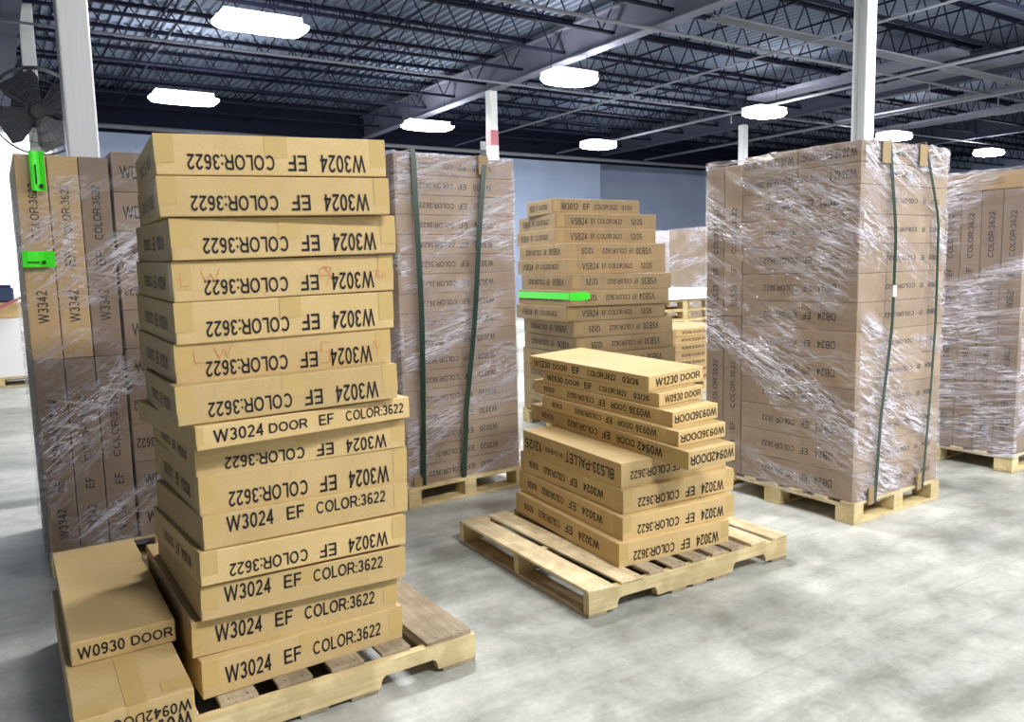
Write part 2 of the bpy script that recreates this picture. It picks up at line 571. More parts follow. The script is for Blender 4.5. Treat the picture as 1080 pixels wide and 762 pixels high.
def scribble(bm, fr, pts, th=0.0024):
    o, r, u, w, h = fr
    P = [Vector((x * w, y * h)) for x, y in pts]
    for a, b in zip(P, P[1:]):
        d = (b - a)
        if d.length < 1e-6:
            continue
        d.normalize()
        n = Vector((-d.y, d.x)) * th / 2
        a2, b2 = a - d * th * 0.3, b + d * th * 0.3
        bm.faces.new([bm.verts.new(o + r * q.x + u * q.y) for q in (a2 - n, b2 - n, b2 + n, a2 + n)])


# ------------------------------------------------------------------ cartons
def pose(x, y, z, yaw, ph=0.0, th=0.0):
    ca, sa = math.cos(yaw), math.sin(yaw)
    e = Vector((ca, sa, ph)).normalized()
    k = Vector((-ca * ph + sa * th, -sa * ph - ca * th, 1)).normalized()
    n = k.cross(e).normalized()
    e = n.cross(k)
    return Matrix(((e.x, n.x, k.x, x), (e.y, n.y, k.y, y), (e.z, n.z, k.z, z), (0, 0, 0, 1)))


def carton(label, matrix, W, D, T, letters=(), tapes=(), group=None, name='cardboard_box', m=None, ink=None, gap=0.0015, red=None, bold=0.014, soft=0.004):
    bm = bmesh.new()
    box_bm(-W / 2, W / 2, -D / 2, D / 2, 0.0, T - gap, bm=bm)
    j = 0.0006
    for v in bm.verts:
        v.co.x += rnd.uniform(-j, j)
        v.co.y += rnd.uniform(-j, j)
    bmesh.ops.bevel(bm, geom=list(bm.edges), offset=soft, segments=2, affect='EDGES', profile=0.5)
    bmesh.ops.recalc_face_normals(bm, faces=bm.faces)
    o = link(name, bm, m or M_CARD, matrix=matrix)
    tag(o, label, 'box', group)
    if letters:
        for L in letters:
            lb = bmesh.new()
            face, s, x0, x1, ym, cap = L[:6]
            inv = L[6] if len(L) > 6 else False
            turn = L[7] if len(L) > 7 else False
            write(lb, frame(face, W, D, T - gap, 0.0017), s, x0, x1, ym, cap, inv, turn, bold)
            link('printed_lettering', lb, ink or M_INK, parent=o)
    for (face, x0, x1, y0, y1) in tapes:
        tb = bmesh.new()
        quad(tb, frame(face, W, D, T - gap, 0.0011), x0, x1, y0, y1)
        link('packing_tape', tb, M_TAPE_DIM if m in (M_CARD_DIM_BROWN, M_CARD_TAN) else M_TAPE, parent=o)
    if red:
        for pts in red:
            rb_ = bmesh.new()
            scribble(rb_, frame('F', W, D, T - gap, 0.0020), pts)
            w_ = link('marker_writing', rb_, M_RED_INK, parent=o)
            w_['label'] = 'thin red marker writing'
    return o


TAPES_F = [('F', 0.0, 0.075, 0.3, 0.995), ('F', 0.925, 1.0, 0.25, 0.995), ('F', 0.445, 0.545, 0.45, 0.995)]
TAPES_S = [('S', 0.93, 1.0, 0.15, 0.95)]


def w3024(inv, txt='W3024', up=0.62):
    return [('F', txt, .10, .31, up, .46, inv), ('F', 'EF', .373, .457, up, .41, inv), ('F', 'COLOR:3622', .515, .875, up, .38, inv)]


def side_text(code, inv, date=None, cap=.34, up=.55):
    L = [('S', code, .16, .34, up, cap, inv), ('S', 'EF', .40, .47, up, cap, inv), ('S', 'COLOR:3622', .52, .74, up, cap * .9, inv)]
    if date:
        L.append(('S', date, .80, .90, up, cap * .85, inv))
    return L


# ------------------------------------------------------------------ pallets
def board(name, x0, x1, y0, y1, z0, z1, m, root, nails=(), warp=0.0, lab=None):
    bm = bmesh.new()
    box_bm(x0, x1, y0, y1, z0, z1, bm=bm)
    if warp:
        for v in bm.verts:
            v.co.z += rnd.uniform(0, warp)
            v.co.x += rnd.uniform(-warp, warp)
            v.co.y += rnd.uniform(-warp * 2, warp * 2)
    bmesh.ops.bevel(bm, geom=list(bm.edges), offset=0.0025, segments=1, affect='EDGES')
    for (nx, ny) in nails:
        for k in range(1):
            vs = [bm.verts.new((nx + 0.004 * math.cos(t * math.pi / 3), ny + 0.004 * math.sin(t * math.pi / 3), z1 + warp + 0.0006)) for t in range(6)]
            f = bm.faces.new(vs)
            f.material_index = 1
    o = link(name, bm, [m, M_BLACK], parent=root)
    if lab:
        o['label'] = lab
    return o


def stringer(x0, x1, y0, y1, z0, z1, m, root, notches):
    """a plank on edge along x with rounded notches cut in its bottom"""
    prof = [(x0, z1), (x0, z0)]
    for (a, b, hgt) in notches:
        r = min(0.02, hgt * 0.6)
        prof += [(a, z0), (a + 0.004, z0 + hgt - r), (a + r * 0.5, z0 + hgt - r * 0.35), (a + r, z0 + hgt), (b - r, z0 + hgt), (b - r * 0.5, z0 + hgt - r * 0.35), (b - 0.004, z0 + hgt - r), (b, z0)]
    prof += [(x1, z0), (x1, z1)]
    bm = bmesh.new()
    A = [bm.verts.new((x, y0, z)) for x, z in prof]
    Bv = [bm.verts.new((x, y1, z)) for x, z in prof]
    bm.faces.new(A)
    bm.faces.new(Bv[::-1])
    for i in range(len(prof)):
        k = (i + 1) % len(prof)
        bm.faces.new((A[i], Bv[i], Bv[k], A[k]))
    bmesh.ops.recalc_face_normals(bm, faces=bm.faces)
    return link('stringer', bm, m, parent=root)


def stringer_pallet(label, M, L, Wd, deck, bottoms, h=0.127, group=None, near_mat=None):
    root = empty('wooden_pallet', M)
    tag(root, label, 'pallet', group)
    t = 0.017
    nt = [(0.15 * L / 1.22, 0.15 * L / 1.22 + 0.23, 0.042), (L - 0.15 * L / 1.22 - 0.23, L - 0.15 * L / 1.22, 0.042)]
    for i, y in enumerate((0.0, Wd / 2 - 0.019, Wd - 0.038)):
        stringer(0, L, y, y + 0.038, t, h - t, near_mat or WX, root, nt)
    for (a, b, m, rec, w) in deck:
        nails = [(a + (b - a) * q, y + 0.019 + rec * (y < 0.1)) for q in (.25, .75) for y in (0.0, Wd / 2 - 0.019, Wd - 0.038)]
        board('deck_board', a, b, rec, Wd - rec * 0.5, h - t, h - 0.001 - w, m, root, nails, w)
    for (a, b) in bottoms:
        board('bottom_board', a, b, 0.002, Wd, 0.0, t, WYG, root)
    return root


def block_pallet(label, M, L, Wd, h=0.127, group=None, deck_along_x=True):
    root = empty('wooden_pallet', M)
    tag(root, label, 'pallet', group)
    t = 0.018
    bw, bl = 0.09, 0.12
    for x in (0.0, L / 2 - bw / 2, L - bw):
        for y in (0.0, Wd / 2 - bl / 2, Wd - bl):
            board('block', x, x + bw, y, y + bl, t, h - 2 * t, WX, root)
    for y in (0.0, Wd / 2 - bl / 2, Wd - bl):
        board('bottom_board', 0, L, y, y + bl, 0.0, t, WX, root)
    for x in (0.0, L / 2 - bw / 2, L - bw):
        board('stringer_board', x, x + bw, 0, Wd, h - 2 * t, h - t, WY, root)
    n = 7
    for i in range(n):
        y = i * (Wd - 0.09) / (n - 1)
        board('deck_board', 0, L, y, y + 0.09, h - t, h - 0.001, WX, root)
    return root


# ------------------------------------------------------------------ stretch film, straps
def film(label, M, W, D, z0, z1, m, off=0.010, amp=0.004, group=None, seed=0.0, lip=0.09, name='stretch_film', rough_top=0.0):
    bm = bmesh.new()
    uvl = bm.loops.layers.uv.new('UVMap')
    r = 0.03
    pts = []
    x0, x1, y0, y1 = -off, W + off, -off, D + off

    def line(a, b):
        n = max(2, int((b - a).length / 0.035))
        return [(a + (b - a) * (i / n)) for i in range(n)]

    cs = [Vector((x0 + r, y0 + r)), Vector((x1 - r, y0 + r)), Vector((x1 - r, y1 - r)), Vector((x0 + r, y1 - r))]
    base = [-math.pi / 2 - 0, 0.0, math.pi / 2, math.pi]
    segs = [(Vector((x0 + r, y0)), Vector((x1 - r, y0))), (Vector((x1, y0 + r)), Vector((x1, y1 - r))), (Vector((x1 - r, y1)), Vector((x0 + r, y1))), (Vector((x0, y1 - r)), Vector((x0, y0 + r)))]
    for k, (a, b) in enumerate(segs):
        pts += line(a, b)
        c = cs[(k + 1) % 4]
        st = base[k]
        pts += [c + Vector((math.cos(st + t * math.pi / 8), math.sin(st + t * math.pi / 8))) * r for t in range(4)]
    n = len(pts)
    s = [0.0]
    for i in range(n):
        s.append(s[-1] + (pts[(i + 1) % n] - pts[i]).length)
    rows = [z0 + (z1 - z0) * i / int((z1 - z0) / 0.05) for i in range(int((z1 - z0) / 0.05) + 1)]
    ctr = Vector((W / 2, D / 2))
    grid = []
    for z in rows:
        ring = []
        for i, p in enumerate(pts):
            d = (p - ctr)
            nn = Vector((max(-1, min(1, d.x / (W / 2))) ** 5, max(-1, min(1, d.y / (D / 2))) ** 5))
            if nn.length > 0:
                nn.normalize()
            q = noise.noise(Vector((p.x * 5 + seed, p.y * 5, z * 7))) * amp + abs(noise.noise(Vector((s[i] * 9 + z * 6, z * 14 - s[i] * 3, seed)))) * amp
            dz = noise.noise(Vector((s[i] * 4, seed, 3))) * (0.015 if z == rows[-1] or z == rows[0] else 0.0)
            ring.append(bm.verts.new((p.x + nn.x * q, p.y + nn.y * q, z + dz + (rough_top * abs(noise.noise(Vector((s[i] * 7, seed, 9)))) if z == rows[-1] else 0))))
        grid.append((z, ring))
    if lip:
        for k, sc in ((1, lip * 0.35), (2, lip)):
            ring = []
            for i, p in enumerate(pts):
                d = (ctr - p)
                ring.append(bm.verts.new((p.x + max(-sc, min(sc, d.x)), p.y + max(-sc, min(sc, d.y)), z1 + 0.006 + 0.010 * abs(noise.noise(Vector((s[i] * 6, seed, k)))))))
            grid.append((z1 + sc, ring))
    for a in range(len(grid) - 1):
        za, ra_ = grid[a]
        zb, rb_ = grid[a + 1]
        for i in range(n):
            k = (i + 1) % n
            f = bm.faces.new((ra_[i], ra_[k], rb_[k], rb_[i]))
            f.smooth = True
            for lp, (uu, vv) in zip(f.loops, ((s[i], za), (s[i + 1], za), (s[i + 1], zb), (s[i], zb))):
                lp[uvl].uv = (uu, vv)
    o = link(name, bm, m, matrix=M)
    tag(o, label, 'plastic film', group)
    return o


def strap(label, M, xs, D, z0, z1, slack, w=0.032, group=None):
    """band round the load in the plane across the front; xs = list of (z, x) down the front"""
    def xat(z):
        for (za, xa), (zb, xb) in zip(xs, xs[1:]):
            if (z - za) * (z - zb) <= 0:
                return xa + (xb - xa) * (z - za) / (zb - za)
        return xs[0][1] if z > xs[0][0] else xs[-1][1]
    path = []
    xt, xb = xat(z1), xat(z0)
    path.append((xb, D + 0.03, z0))
    path.append((xt, D + 0.03, z1 + 0.022))
    path.append((xt, D * 0.5, z1 + 0.028))
    n = 26
    for i in range(n + 1):
        z = z1 + 0.022 - (z1 + 0.022 - z0) * i / n
        t = i / n
        path.append((xat(z), -0.022 - slack * math.sin(math.pi * t), z))
    path.append((xb, D * 0.5, z0 - 0.004))
    bm = bmesh.new()
    P = [Vector(p) for p in path]
    N = len(P)
    secs = []
    for i, p in enumerate(P):
        t = (P[(i + 1) % N] - P[i - 1]).normalized()
        side = Vector((1, 0, 0))
        side = (side - t * side.dot(t)).normalized()
        nn = t.cross(side)
        tw = 0.0
        secs.append([bm.verts.new(p + side * a * w / 2 + nn * b * 0.0012) for a, b in ((-1, -1), (1, -1), (1, 1), (-1, 1))])
    for i in range(N):
        k = (i + 1) % N
        for j in range(4):
            bm.faces.new((secs[i][j], secs[i][(j + 1) % 4], secs[k][(j + 1) % 4], secs[k][j]))
    bmesh.ops.recalc_face_normals(bm, faces=bm.faces)
    o = link('strapping_band', bm, M_STRAP, matrix=M)
    tag(o, label, 'strap', group)
    return o


def protector(label, M, x, z, w=0.075, hgt=0.10, flip=False):
    bm = bmesh.new()
    d0 = -0.026
    if not flip:
        box_bm(x - w / 2, x + w / 2, d0, d0 + 0.006, z - hgt, z + 0.020, bm=bm)
        box_bm(x - w / 2, x + w / 2, d0 + 0.006, 0.07, z + 0.014, z + 0.020, bm=bm)
    else:
        box_bm(x - w / 2, x + w / 2, d0, d0 + 0.006, z, z + hgt, bm=bm)
        box_bm(x - w / 2, x + w / 2, d0 + 0.006, -0.012, z, z + 0.006, bm=bm)
    o = link('edge_protector', bm, M_CARD_DIM_BROWN, matrix=M)
    tag(o, label, 'edge protector')
    return o


# ================================================================== SETTING
U0, U1, V0, V1, ZD = -11.0, 40.0, -13.0, 23.5, 6.35
bm = box_bm(U0, U1, V0, V1 + 3, -0.2, 0.0)
struct(link('floor', bm, M_FLOOR, matrix=BM))

# corrugated deck: ribs run across the hall (along v)
bm = bmesh.new()
prev = None
pitch = 0.19
u = U0
prof = []
while u < U1:
    prof += [(u, 0.0), (u + 0.05, 0.0), (u + 0.07, 0.05), (u + 0.17, 0.05)]
    u += pitch
for (uu, dz) in prof:
    cur = (bm.verts.new((uu, V0, ZD + dz)), bm.verts.new((uu, V1 + 3, ZD + dz)))
    if prev:
        bm.faces.new((prev[0], prev[1], cur[1], cur[0]))
    prev = cur
struct(link('ceiling', bm, M_DECK, matrix=BM))
bm = box_bm(U0, U1, V0, V1 + 3, ZD + 0.2, ZD + 0.3)
struct(link('ceiling', bm, M_DECK, matrix=BM))

# far wall with an open bay to the left, and a set-back stretch on the right
OP0, OP1, OPZ = -5.0, 1.55, 5.1
bm = bmesh.new()
box_bm(U0, OP0, V1, V1 + 0.25, 0, ZD + .2, bm=bm)
box_bm(OP1, 19.4, V1, V1 + 0.25, 0, ZD + .2, bm=bm)
box_bm(OP0, OP1, V1, V1 + 0.25, OPZ, ZD + .2, bm=bm)
struct(link('wall_back', bm, M_WALL, matrix=BM))
bm = bmesh.new()
box_bm(19.15, U1, V1 + 1.6, V1 + 1.85, 0, ZD + .2, bm=bm)
box_bm(19.15, 19.4, V1 + 0.25, V1 + 1.6, 0, ZD + .2, bm=bm)
struct(link('wall_rear', bm, M_WALL, matrix=BM))
bm = bmesh.new()
for (a, b, c, d) in ((OP0 - .12, OP0, 0, OPZ + .12), (OP1, OP1 + .12, 0, OPZ + .12)):
    box_bm(a, b, V1 - 0.04, V1 - 0.002, c, d, bm=bm)
box_bm(OP0, OP1, V1 - 0.04, V1 - 0.002, OPZ, OPZ + .12, bm=bm)
struct(link('door_1', bm, M_WHITE, matrix=BM))
struct(link('wall_left', box_bm(U0 - .25, U0, V0, V1 + 3, 0, ZD + .2), M_WALL, matrix=BM))
struct(link('wall_right', box_bm(U1, U1 + .25, V0, V1 + 3, 0, ZD + .2), M_WALL, matrix=BM))
struct(link('wall_front', box_bm(U0, U1, V0 - .25, V0, 0, ZD + .2), M_WALL, matrix=BM))

struct(link('dark_strip_1', box_bm(U0, U1, V1 - 0.3, V1 - 0.06, 5.25, ZD), M_JOIST, matrix=BM))  # dark strip set in to make the top of the far wall dark
# girders (I sections along v) over the column lines
for ug in (0.58, 9.9, 19.2, 28.6):
    bm = bmesh.new()
    box_bm(ug - 0.012, ug + 0.012, V0, V1, 5.52, 6.12, bm=bm)
    box_bm(ug - 0.13, ug + 0.13, V0, V1, 5.5, 5.525, bm=bm)
    box_bm(ug - 0.13, ug + 0.13, V0, V1, 6.115, 6.14, bm=bm)
    o = struct(link('ceiling_girder', bm, M_GIRDER if ug == 9.9 else M_GIRDER_SHADED, matrix=BM))

# open web joists along u
v = 1.05
while v < 24.6:
    bm = bmesh.new()
    zt, zb = 6.28, 5.72
    for s_ in (-1, 1):
        box_bm(U0, U1, v + s_ * 0.012, v + s_ * 0.045, zt, zt + 0.06, bm=bm)
        box_bm(U0, U1, v + s_ * 0.012, v + s_ * 0.04, zb - 0.045, zb, bm=bm)
    u = U0 + 0.2
    up = False
    while u < U1 - 0.7:
        a, b = ((u, v, zb - .02), (u + 0.34, v, zt + .02)) if not up else ((u, v, zt + .02), (u + 0.34, v, zb - .02))
        bar(bm, a, b, 0.013, 4)
        u += 0.34
        up = not up
    struct(link('ceiling_joist', bm, M_JOIST, matrix=BM))
    v += 1.5
# bridging between joists, along v
for ub in (3.0, 6.3, 12.9, 16.2, 22.3, 25.6):
    bm = bmesh.new()
    bar(bm, (ub, 1.0, 5.74), (ub, 24.5, 5.74), 0.022, 4)
    bar(bm, (ub + .05, 1.0, 6.27), (ub + .05, 24.5, 6.27), 0.022, 4)
    struct(link('ceiling_bridging', bm, M_JOIST, matrix=BM))


def pipe(label, pts, r, drops=(), m=None):
    bm = bmesh.new()
    for a, b in zip(pts, pts[1:]):
        bar(bm, a, b, r, 10)
    o = link('sprinkler_pipe', bm, m or M_PIPE, matrix=BM)
    tag(o, label, 'pipe')
    for (p, l) in drops:
        d = bmesh.new()
        bar(d, p, (p[0], p[1], p[2] - l), 0.012, 8)
        bar(d, (p[0], p[1], p[2] - l), (p[0], p[1], p[2] - l - 0.05), 0.03, 8)
        link('sprinkler_head', d, m or M_PIPE, parent=o)
    return o


pipe('long pale pipe running under the joists above the nearest lamp row', [(-9, 10.4, 5.46), (38, 10.4, 5.46)], 0.03, [((18.3, 10.4, 5.46), 0.3)])
pipe('thin light pipe running along the hall over the middle lamps', [(-9, 14.9, 5.46), (38, 14.9, 5.46)], 0.022, [((16.8, 14.9, 5.46), 0.25)])
pipe('pale pipe at the top of the far blue wall', [(-9, 22.8, 5.3), (38, 22.8, 5.3)], 0.06, [((14.0, 22.8, 5.3), 0.45)])
pipe('thin pipe crossing under the joists left of the round-lensed lamps', [(12.6, 4.0, 5.36), (12.6, 22.4, 5.36)], 0.022)
pipe('pale conduit crossing the ceiling behind the steel column', [(16.6, 3.0, 5.36), (16.6, 22.4, 5.36)], 0.035)
pipe('pale pipe crossing the ceiling farthest to the right', [(20.6, 3.0, 5.34), (20.6, 22.4, 5.34)], 0.04, [((20.6, 10.0, 5.34), 0.3)])
# bundled conduits running along the hall at upper right
bm = bmesh.new()
for k in range(4):
    bar(bm, (10.2, 9.3 + k * 0.09, 5.46), (38, 9.3 + k * 0.09, 5.46), 0.022, 8)
tag(link('conduit_bundle', bm, M_PIPE, matrix=BM), 'bundle of parallel grey conduits under the roof at upper right', 'pipe')
# long skylight-like duct panels at the right of the roof
for k, (ua, va, ub, vb) in enumerate(((16.6, 9.0, 17.3, 14.2), (18.4, 8.2, 19.0, 12.6), (21.6, 9.0, 22.3, 15.2), (24.4, 9.5, 25.2, 16.0))):
    bm = box_bm(ua, ub, va, vb, 5.62, 5.70)
    struct(link('ceiling_panel', bm, M_GIRDER, matrix=BM))


# columns
def column_tube(u, v, w, zt, name='building_column', band=None):
    bm = box_bm(u - w / 2, u + w / 2, v - w / 2, v + w / 2, 0.012, zt, bevel=0.012, seg=2)
    o = struct(link(name, bm, M_COLUMN, matrix=BM))
    b2 = box_bm(u - w * 0.9, u + w * 0.9, v - w * 0.9, v + w * 0.9, 0.0, 0.02)
    link('base_plate', b2, M_COLUMN, parent=o)
    if band:
        for (za, zb, mm, nm) in band:
            b3 = box_bm(u - w / 2 - .004, u + w / 2 + .004, v - w / 2 - .004, v + w / 2 + .004, za, zb)
            p_ = link(nm, b3, mm, parent=o)
            p_['label'] = nm.replace('_', ' ')
    return o


def column_h(u, v, w, d, zt):
    bm = bmesh.new()
    box_bm(u - w / 2, u + w / 2, v - d / 2, v - d / 2 + 0.02, 0.012, zt, bm=bm)
    box_bm(u - w / 2, u + w / 2, v + d / 2 - 0.02, v + d / 2, 0.012, zt, bm=bm)
    box_bm(u - 0.008, u + 0.008, v - d / 2 + 0.02, v + d / 2 - 0.02, 0.012, zt, bm=bm)
    o = struct(link('building_column', bm, M_COLUMN, matrix=BM))
    link('base_plate', box_bm(u - w * 0.8, u + w * 0.8, v - d * .8, v + d * .8, 0, 0.02), M_COLUMN, parent=o)
    return o


column_tube(0.58, 6.08, 0.185, 5.5)
column_tube(0.84, 16.0, 0.21, 6.25)
column_tube(9.9, 15.85, 0.2, 5.5, band=[(4.28, 4.62, M_RED, 'red_band'), (0.3, 4.28, M_WHITE, 'white_band')])
column_h(9.9, 6.52, 0.2, 0.2, 5.5)
column_tube(18.9, 16.3, 0.2, 5.5)
column_tube(0.58, -3.7, 0.185, 5.5)
column_tube(19.2, 6.5, 0.2, 5.5)
column_tube(14.15, 23.3, 0.3, 5.7)


# ================================================================== LAMPS
def fixture(u, v, z, label, yaw=0.0, long=True):
    root = empty('ceiling_lamp', BM @ Matrix.Translation((u, v, z)) @ rotz(yaw))
    tag(root, label, 'lamp', 'fluorescent lamps in rows under the roof')
    L, W = (1.3, 0.58) if long else (1.15, 0.8)
    # lens: rounded slab that bulges downward
    bm = bmesh.new()
    nseg = 28
    rings = []
    for (sc, dz) in ((1.0, 0.0), (0.985, -0.035), (0.90, -0.07), (0.6, -0.095)):
        ring = []
        for i in range(nseg):
            t = 2 * math.pi * i / nseg
            ex = 0.35 if long else 0.8
            c, s_ = math.cos(t), math.sin(t)
            x = math.copysign(abs(c) ** ex, c) * L / 2 * sc
            y = math.copysign(abs(s_) ** ex, s_) * W / 2 * sc
            ring.append(bm.verts.new((x, y, dz)))
        rings.append(ring)
    for a, b in zip(rings, rings[1:]):
        for i in range(nseg):
            k = (i + 1) % nseg
            bm.faces.new((a[i], a[k], b[k], b[i]))
    bm.faces.new(rings[-1])
    bmesh.ops.recalc_face_normals(bm, faces=bm.faces)
    for f in bm.faces:
        if f.calc_center_median().z < -0.08 and f.normal.z > 0:
            f.normal_flip()
    link('lens', bm, M_LAMP, parent=root)
    bm = bmesh.new()
    box_bm(-L / 2 * .8, L / 2 * .8, -W / 2 * .7, W / 2 * .7, 0.004, 0.05, bm=bm)
    box_bm(-L / 2 + .1, L / 2 - .1, -W / 2 + .12, W / 2 - .12, 0.05, 0.12, bm=bm)
    link('housing', bm, M_REFL, parent=root)
    for x in (-L / 2 + .15, L / 2 - .15):
        bm = bmesh.new()
        bar(bm, (x, 0, 0.12), (x, 0, 0.68), 0.006, 6)
        link('hanger', bm, M_JOIST, parent=root)
    return root


names = ['nearest lamp in view, upper left above the tall leaning stack', 'long lamp beyond the two left columns', 'slim lamp hung beside the banded far column',
         'wide lamp hanging beside the pale girder, above the centre pallet', 'small far lamp over the stack of vanity boxes', 'lamp just left of the steel column',
         'lamp just right of the steel column', 'farthest right lamp, above the wrapped pallet cut by the frame']
for i, ((lu, lv), nm) in enumerate(zip(LAMPS_SEEN, names)):
    fixture(lu, lv, 5.02, nm, 0.0, i < 3)
for (lu, lv) in LAMPS_UNSEEN:
    fixture(lu, lv, 5.02, 'unseen lamp overhead or behind the camera, in the rows or added for light')


# ================================================================== FAN on the left column
def fan():
    c = B(0.86, 15.2, 4.18)
    to = (Vector((0, 0, 3.0)) - c)
    M = Matrix.Translation(c) @ to.to_track_quat('Z', 'Y').to_matrix().to_4x4()
    root = empty('wall_fan', M)
    tag(root, 'big dark caged fan mounted high on the left rear column', 'fan')
    R = 0.68
    bm = bmesh.new()
    for z, rr_ in ((0.10, 0.18), (0.10, 0.34), (0.09, 0.50), (0.07, R), (-0.18, R), (-0.05, R)):
        pts = [Vector((rr_ * math.cos(t * math.pi / 18), rr_ * math.sin(t * math.pi / 18), z)) for t in range(36)]
        for i in range(36):
            bar(bm, pts[i], pts[(i + 1) % 36], 0.007 if rr_ < R else 0.016, 4)
    for k in range(24):
        t = k * math.pi / 12
        d = Vector((math.cos(t), math.sin(t), 0))
        bar(bm, d * 0.08 + Vector((0, 0, 0.10)), d * R + Vector((0, 0, 0.07)), 0.005, 4)
        bar(bm, d * R + Vector((0, 0, 0.07)), d * R + Vector((0, 0, -0.18)), 0.005, 4)
    link('guard', bm, M_GUARD, parent=root)
    for k in range(4):
        t = k * math.pi / 2 + 0.5
        bm = bmesh.new()
        rows = []
        for rr_, wd in ((0.08, 0.18), (0.25, 0.42), (0.45, 0.62), (0.60, 0.56)):
            row = []
            for j in range(5):
                a = (j / 4 - 0.5) * wd
                tw = -0.5 + 0.3 * rr_
                row.append(bm.verts.new((rr_, a * math.cos(tw), a * math.sin(tw) - 0.05 - 0.02 * (j - 2) ** 2 * 0.2)))
            rows.append(row)
        for a, b in zip(rows, rows[1:]):
            for j in range(4):
                bm.faces.new((a[j], a[j + 1], b[j + 1], b[j]))
        bmesh.ops.solidify(bm, geom=list(bm.faces), thickness=0.008)
        bmesh.ops.rotate(bm, verts=bm.verts, cent=(0, 0, 0), matrix=Matrix.Rotation(t, 3, 'Z'))
        link('blade', bm, M_BLADE, parent=root, smooth=True)
    bm = bmesh.new()
    bar(bm, (0, 0, -0.24), (0, 0, 0.06), 0.11, 20)
    link('motor', bm, M_BLACK, parent=root)
    bm = bmesh.new()
    bar(bm, (0, 0, -0.24), (0, 0, -0.62), 0.05, 12)
    box_bm(-0.16, 0.16, -0.2, 0.2, -0.66, -0.60, bm=bm)
    link('bracket', bm, M_BLACK, parent=root)


fan()

# ================================================================== TALL LEANING STACK (front left)
TALL = [  # number from top, x, y, z, yaw, thickness, tilt along, tilt across, width, depth
    (15, -0.9437, 2.9098, 0.1270, 0.6322, 0.1279, -0.0132, 0.0093, 0.7201, 0.7425),
    (14, -0.9812, 2.9689, 0.2556, 0.5824, 0.1244, -0.0314, 0.0207, 0.7185, 0.8452),
    (13, -0.9124, 2.9101, 0.3775, 0.5845, 0.1153, -0.0318, 0.0028, 0.7125, 0.7405),
    (12, -0.8967, 2.8771, 0.4930, 0.6137, 0.1111, -0.0283, -0.0178, 0.7192, 0.6870),
    (11, -0.8809, 2.8867, 0.6038, 0.6219, 0.1105, -0.0219, -0.0238, 0.7222, 0.6584),
    (10, -0.9086, 2.9591, 0.7122, 0.5890, 0.1352, -0.0134, -0.0024, 0.7280, 0.7541),
    (9, -0.9160, 2.9700, 0.8474, 0.5772, 0.1050, -0.0062, 0.0072, 0.7252, 0.7836),
    (8, -0.8937, 2.8841, 0.9520, 0.6522, 0.0770, 0.0091, -0.0025, 0.7440, 0.7416),
    (7, -0.8875, 2.8448, 1.0289, 0.5533, 0.1242, 0.0180, -0.0120, 0.7227, 0.6805),
    (6, -0.9395, 2.9518, 1.1519, 0.5674, 0.1306, 0.0129, 0.0127, 0.7249, 0.7433),
    (5, -0.9301, 2.9512, 1.2826, 0.5712, 0.1324, 0.0151, 0.0223, 0.7307, 0.7548),
    (4, -0.9208, 2.9443, 1.4149, 0.5655, 0.1271, 0.0191, 0.0205, 0.7304, 0.7439),
    (3, -0.9069, 2.9327, 1.5419, 0.5564, 0.1297, 0.0231, 0.0153, 0.7340, 0.7522),
    (2, -0.8989, 2.8941, 1.6708, 0.5023, 0.1223, 0.0222, 0.0134, 0.7240, 0.7406),
    (1, -0.9036, 2.8990, 1.7932, 0.4992, 0.1237, 0.0251, 0.0074, 0.7186, 0.7396)]
ORD = ['', 'topmost', 'second', 'third', 'fourth', 'fifth', 'sixth', 'seventh', 'eighth', 'ninth', 'tenth', 'eleventh', 'twelfth', 'thirteenth', 'fourteenth', 'fifteenth', 'sixteenth', 'seventeenth', 'eighteenth']
UPRIGHT = {15, 14, 13, 11, 8}
LW = lambda x, y0: [[(x, y0 + .3), (x + .004, y0), (x + .032, y0 + .02)], [(x + .085, y0 + .36), (x + .105, y0 + .08), (x + .125, y0 + .3), (x + .14, y0 + .1), (x + .165, y0 + .42)]]
for (i, x, y, z, yaw, t, ph, th, W, D) in TALL:
    up = i in UPRIGHT
    red = None
    if i == 8:
        let = [('F', 'W3024', .07, .28, .52, .52), ('F', 'DOOR', .305, .48, .5, .42), ('F', 'EF', .535, .605, .52, .48), ('F', 'COLOR:3622', .665, .965, .52, .46)]
        lab = 'thin upright door carton jutting out eighth from the top of the tall leaning stack'
        tp = [('F', 0.0, 0.03, 0.2, .95)]
    else:
        let = w3024(not up, up={15: .50, 14: .55}.get(i, .67))
        if i <= 7 or i in (9, 10, 12):
            let += side_text('W3024', not up)
        tp = TAPES_F if i % 2 else TAPES_F[:2] + TAPES_S
        pos = {1: 'topmost carton of the tall leaning stack, printed upside down', 15: 'bottom carton of the tall leaning stack, lying on the pallet boards'}
        way = 'printed the right way up' if up else 'printed upside down'
        lab = pos.get(i, 'carton %s, %s from the top of the tall leaning stack' % (way, ORD[i]))
        if i == 4:
            red = LW(.03, .38) + [[(.66, .72), (.63, .66), (.64, .5), (.68, .5), (.69, .7), (.655, .74), (.685, .5), (.66, .2)], [(.91, .35), (.915, .6), (.93, .55), (.915, .47), (.94, .35), (.95, .55), (.96, .36)]]
            lab = 'fourth carton from the top of the tall leaning stack, with red scrawl'
        if i == 6:
            red = LW(.08, .5) + [[(.69, .75), (.65, .75), (.645, .52), (.69, .5), (.685, .22), (.64, .2)], [(.91, .45), (.915, .68), (.93, .45), (.95, .66)]]
            lab = 'sixth carton from the top of the tall leaning stack, red figure 5 on it'
    carton(lab, pose(x, y, z, yaw, ph, th), W, D, t, let, tp, 'cartons of the tall leaning stack', red=red)

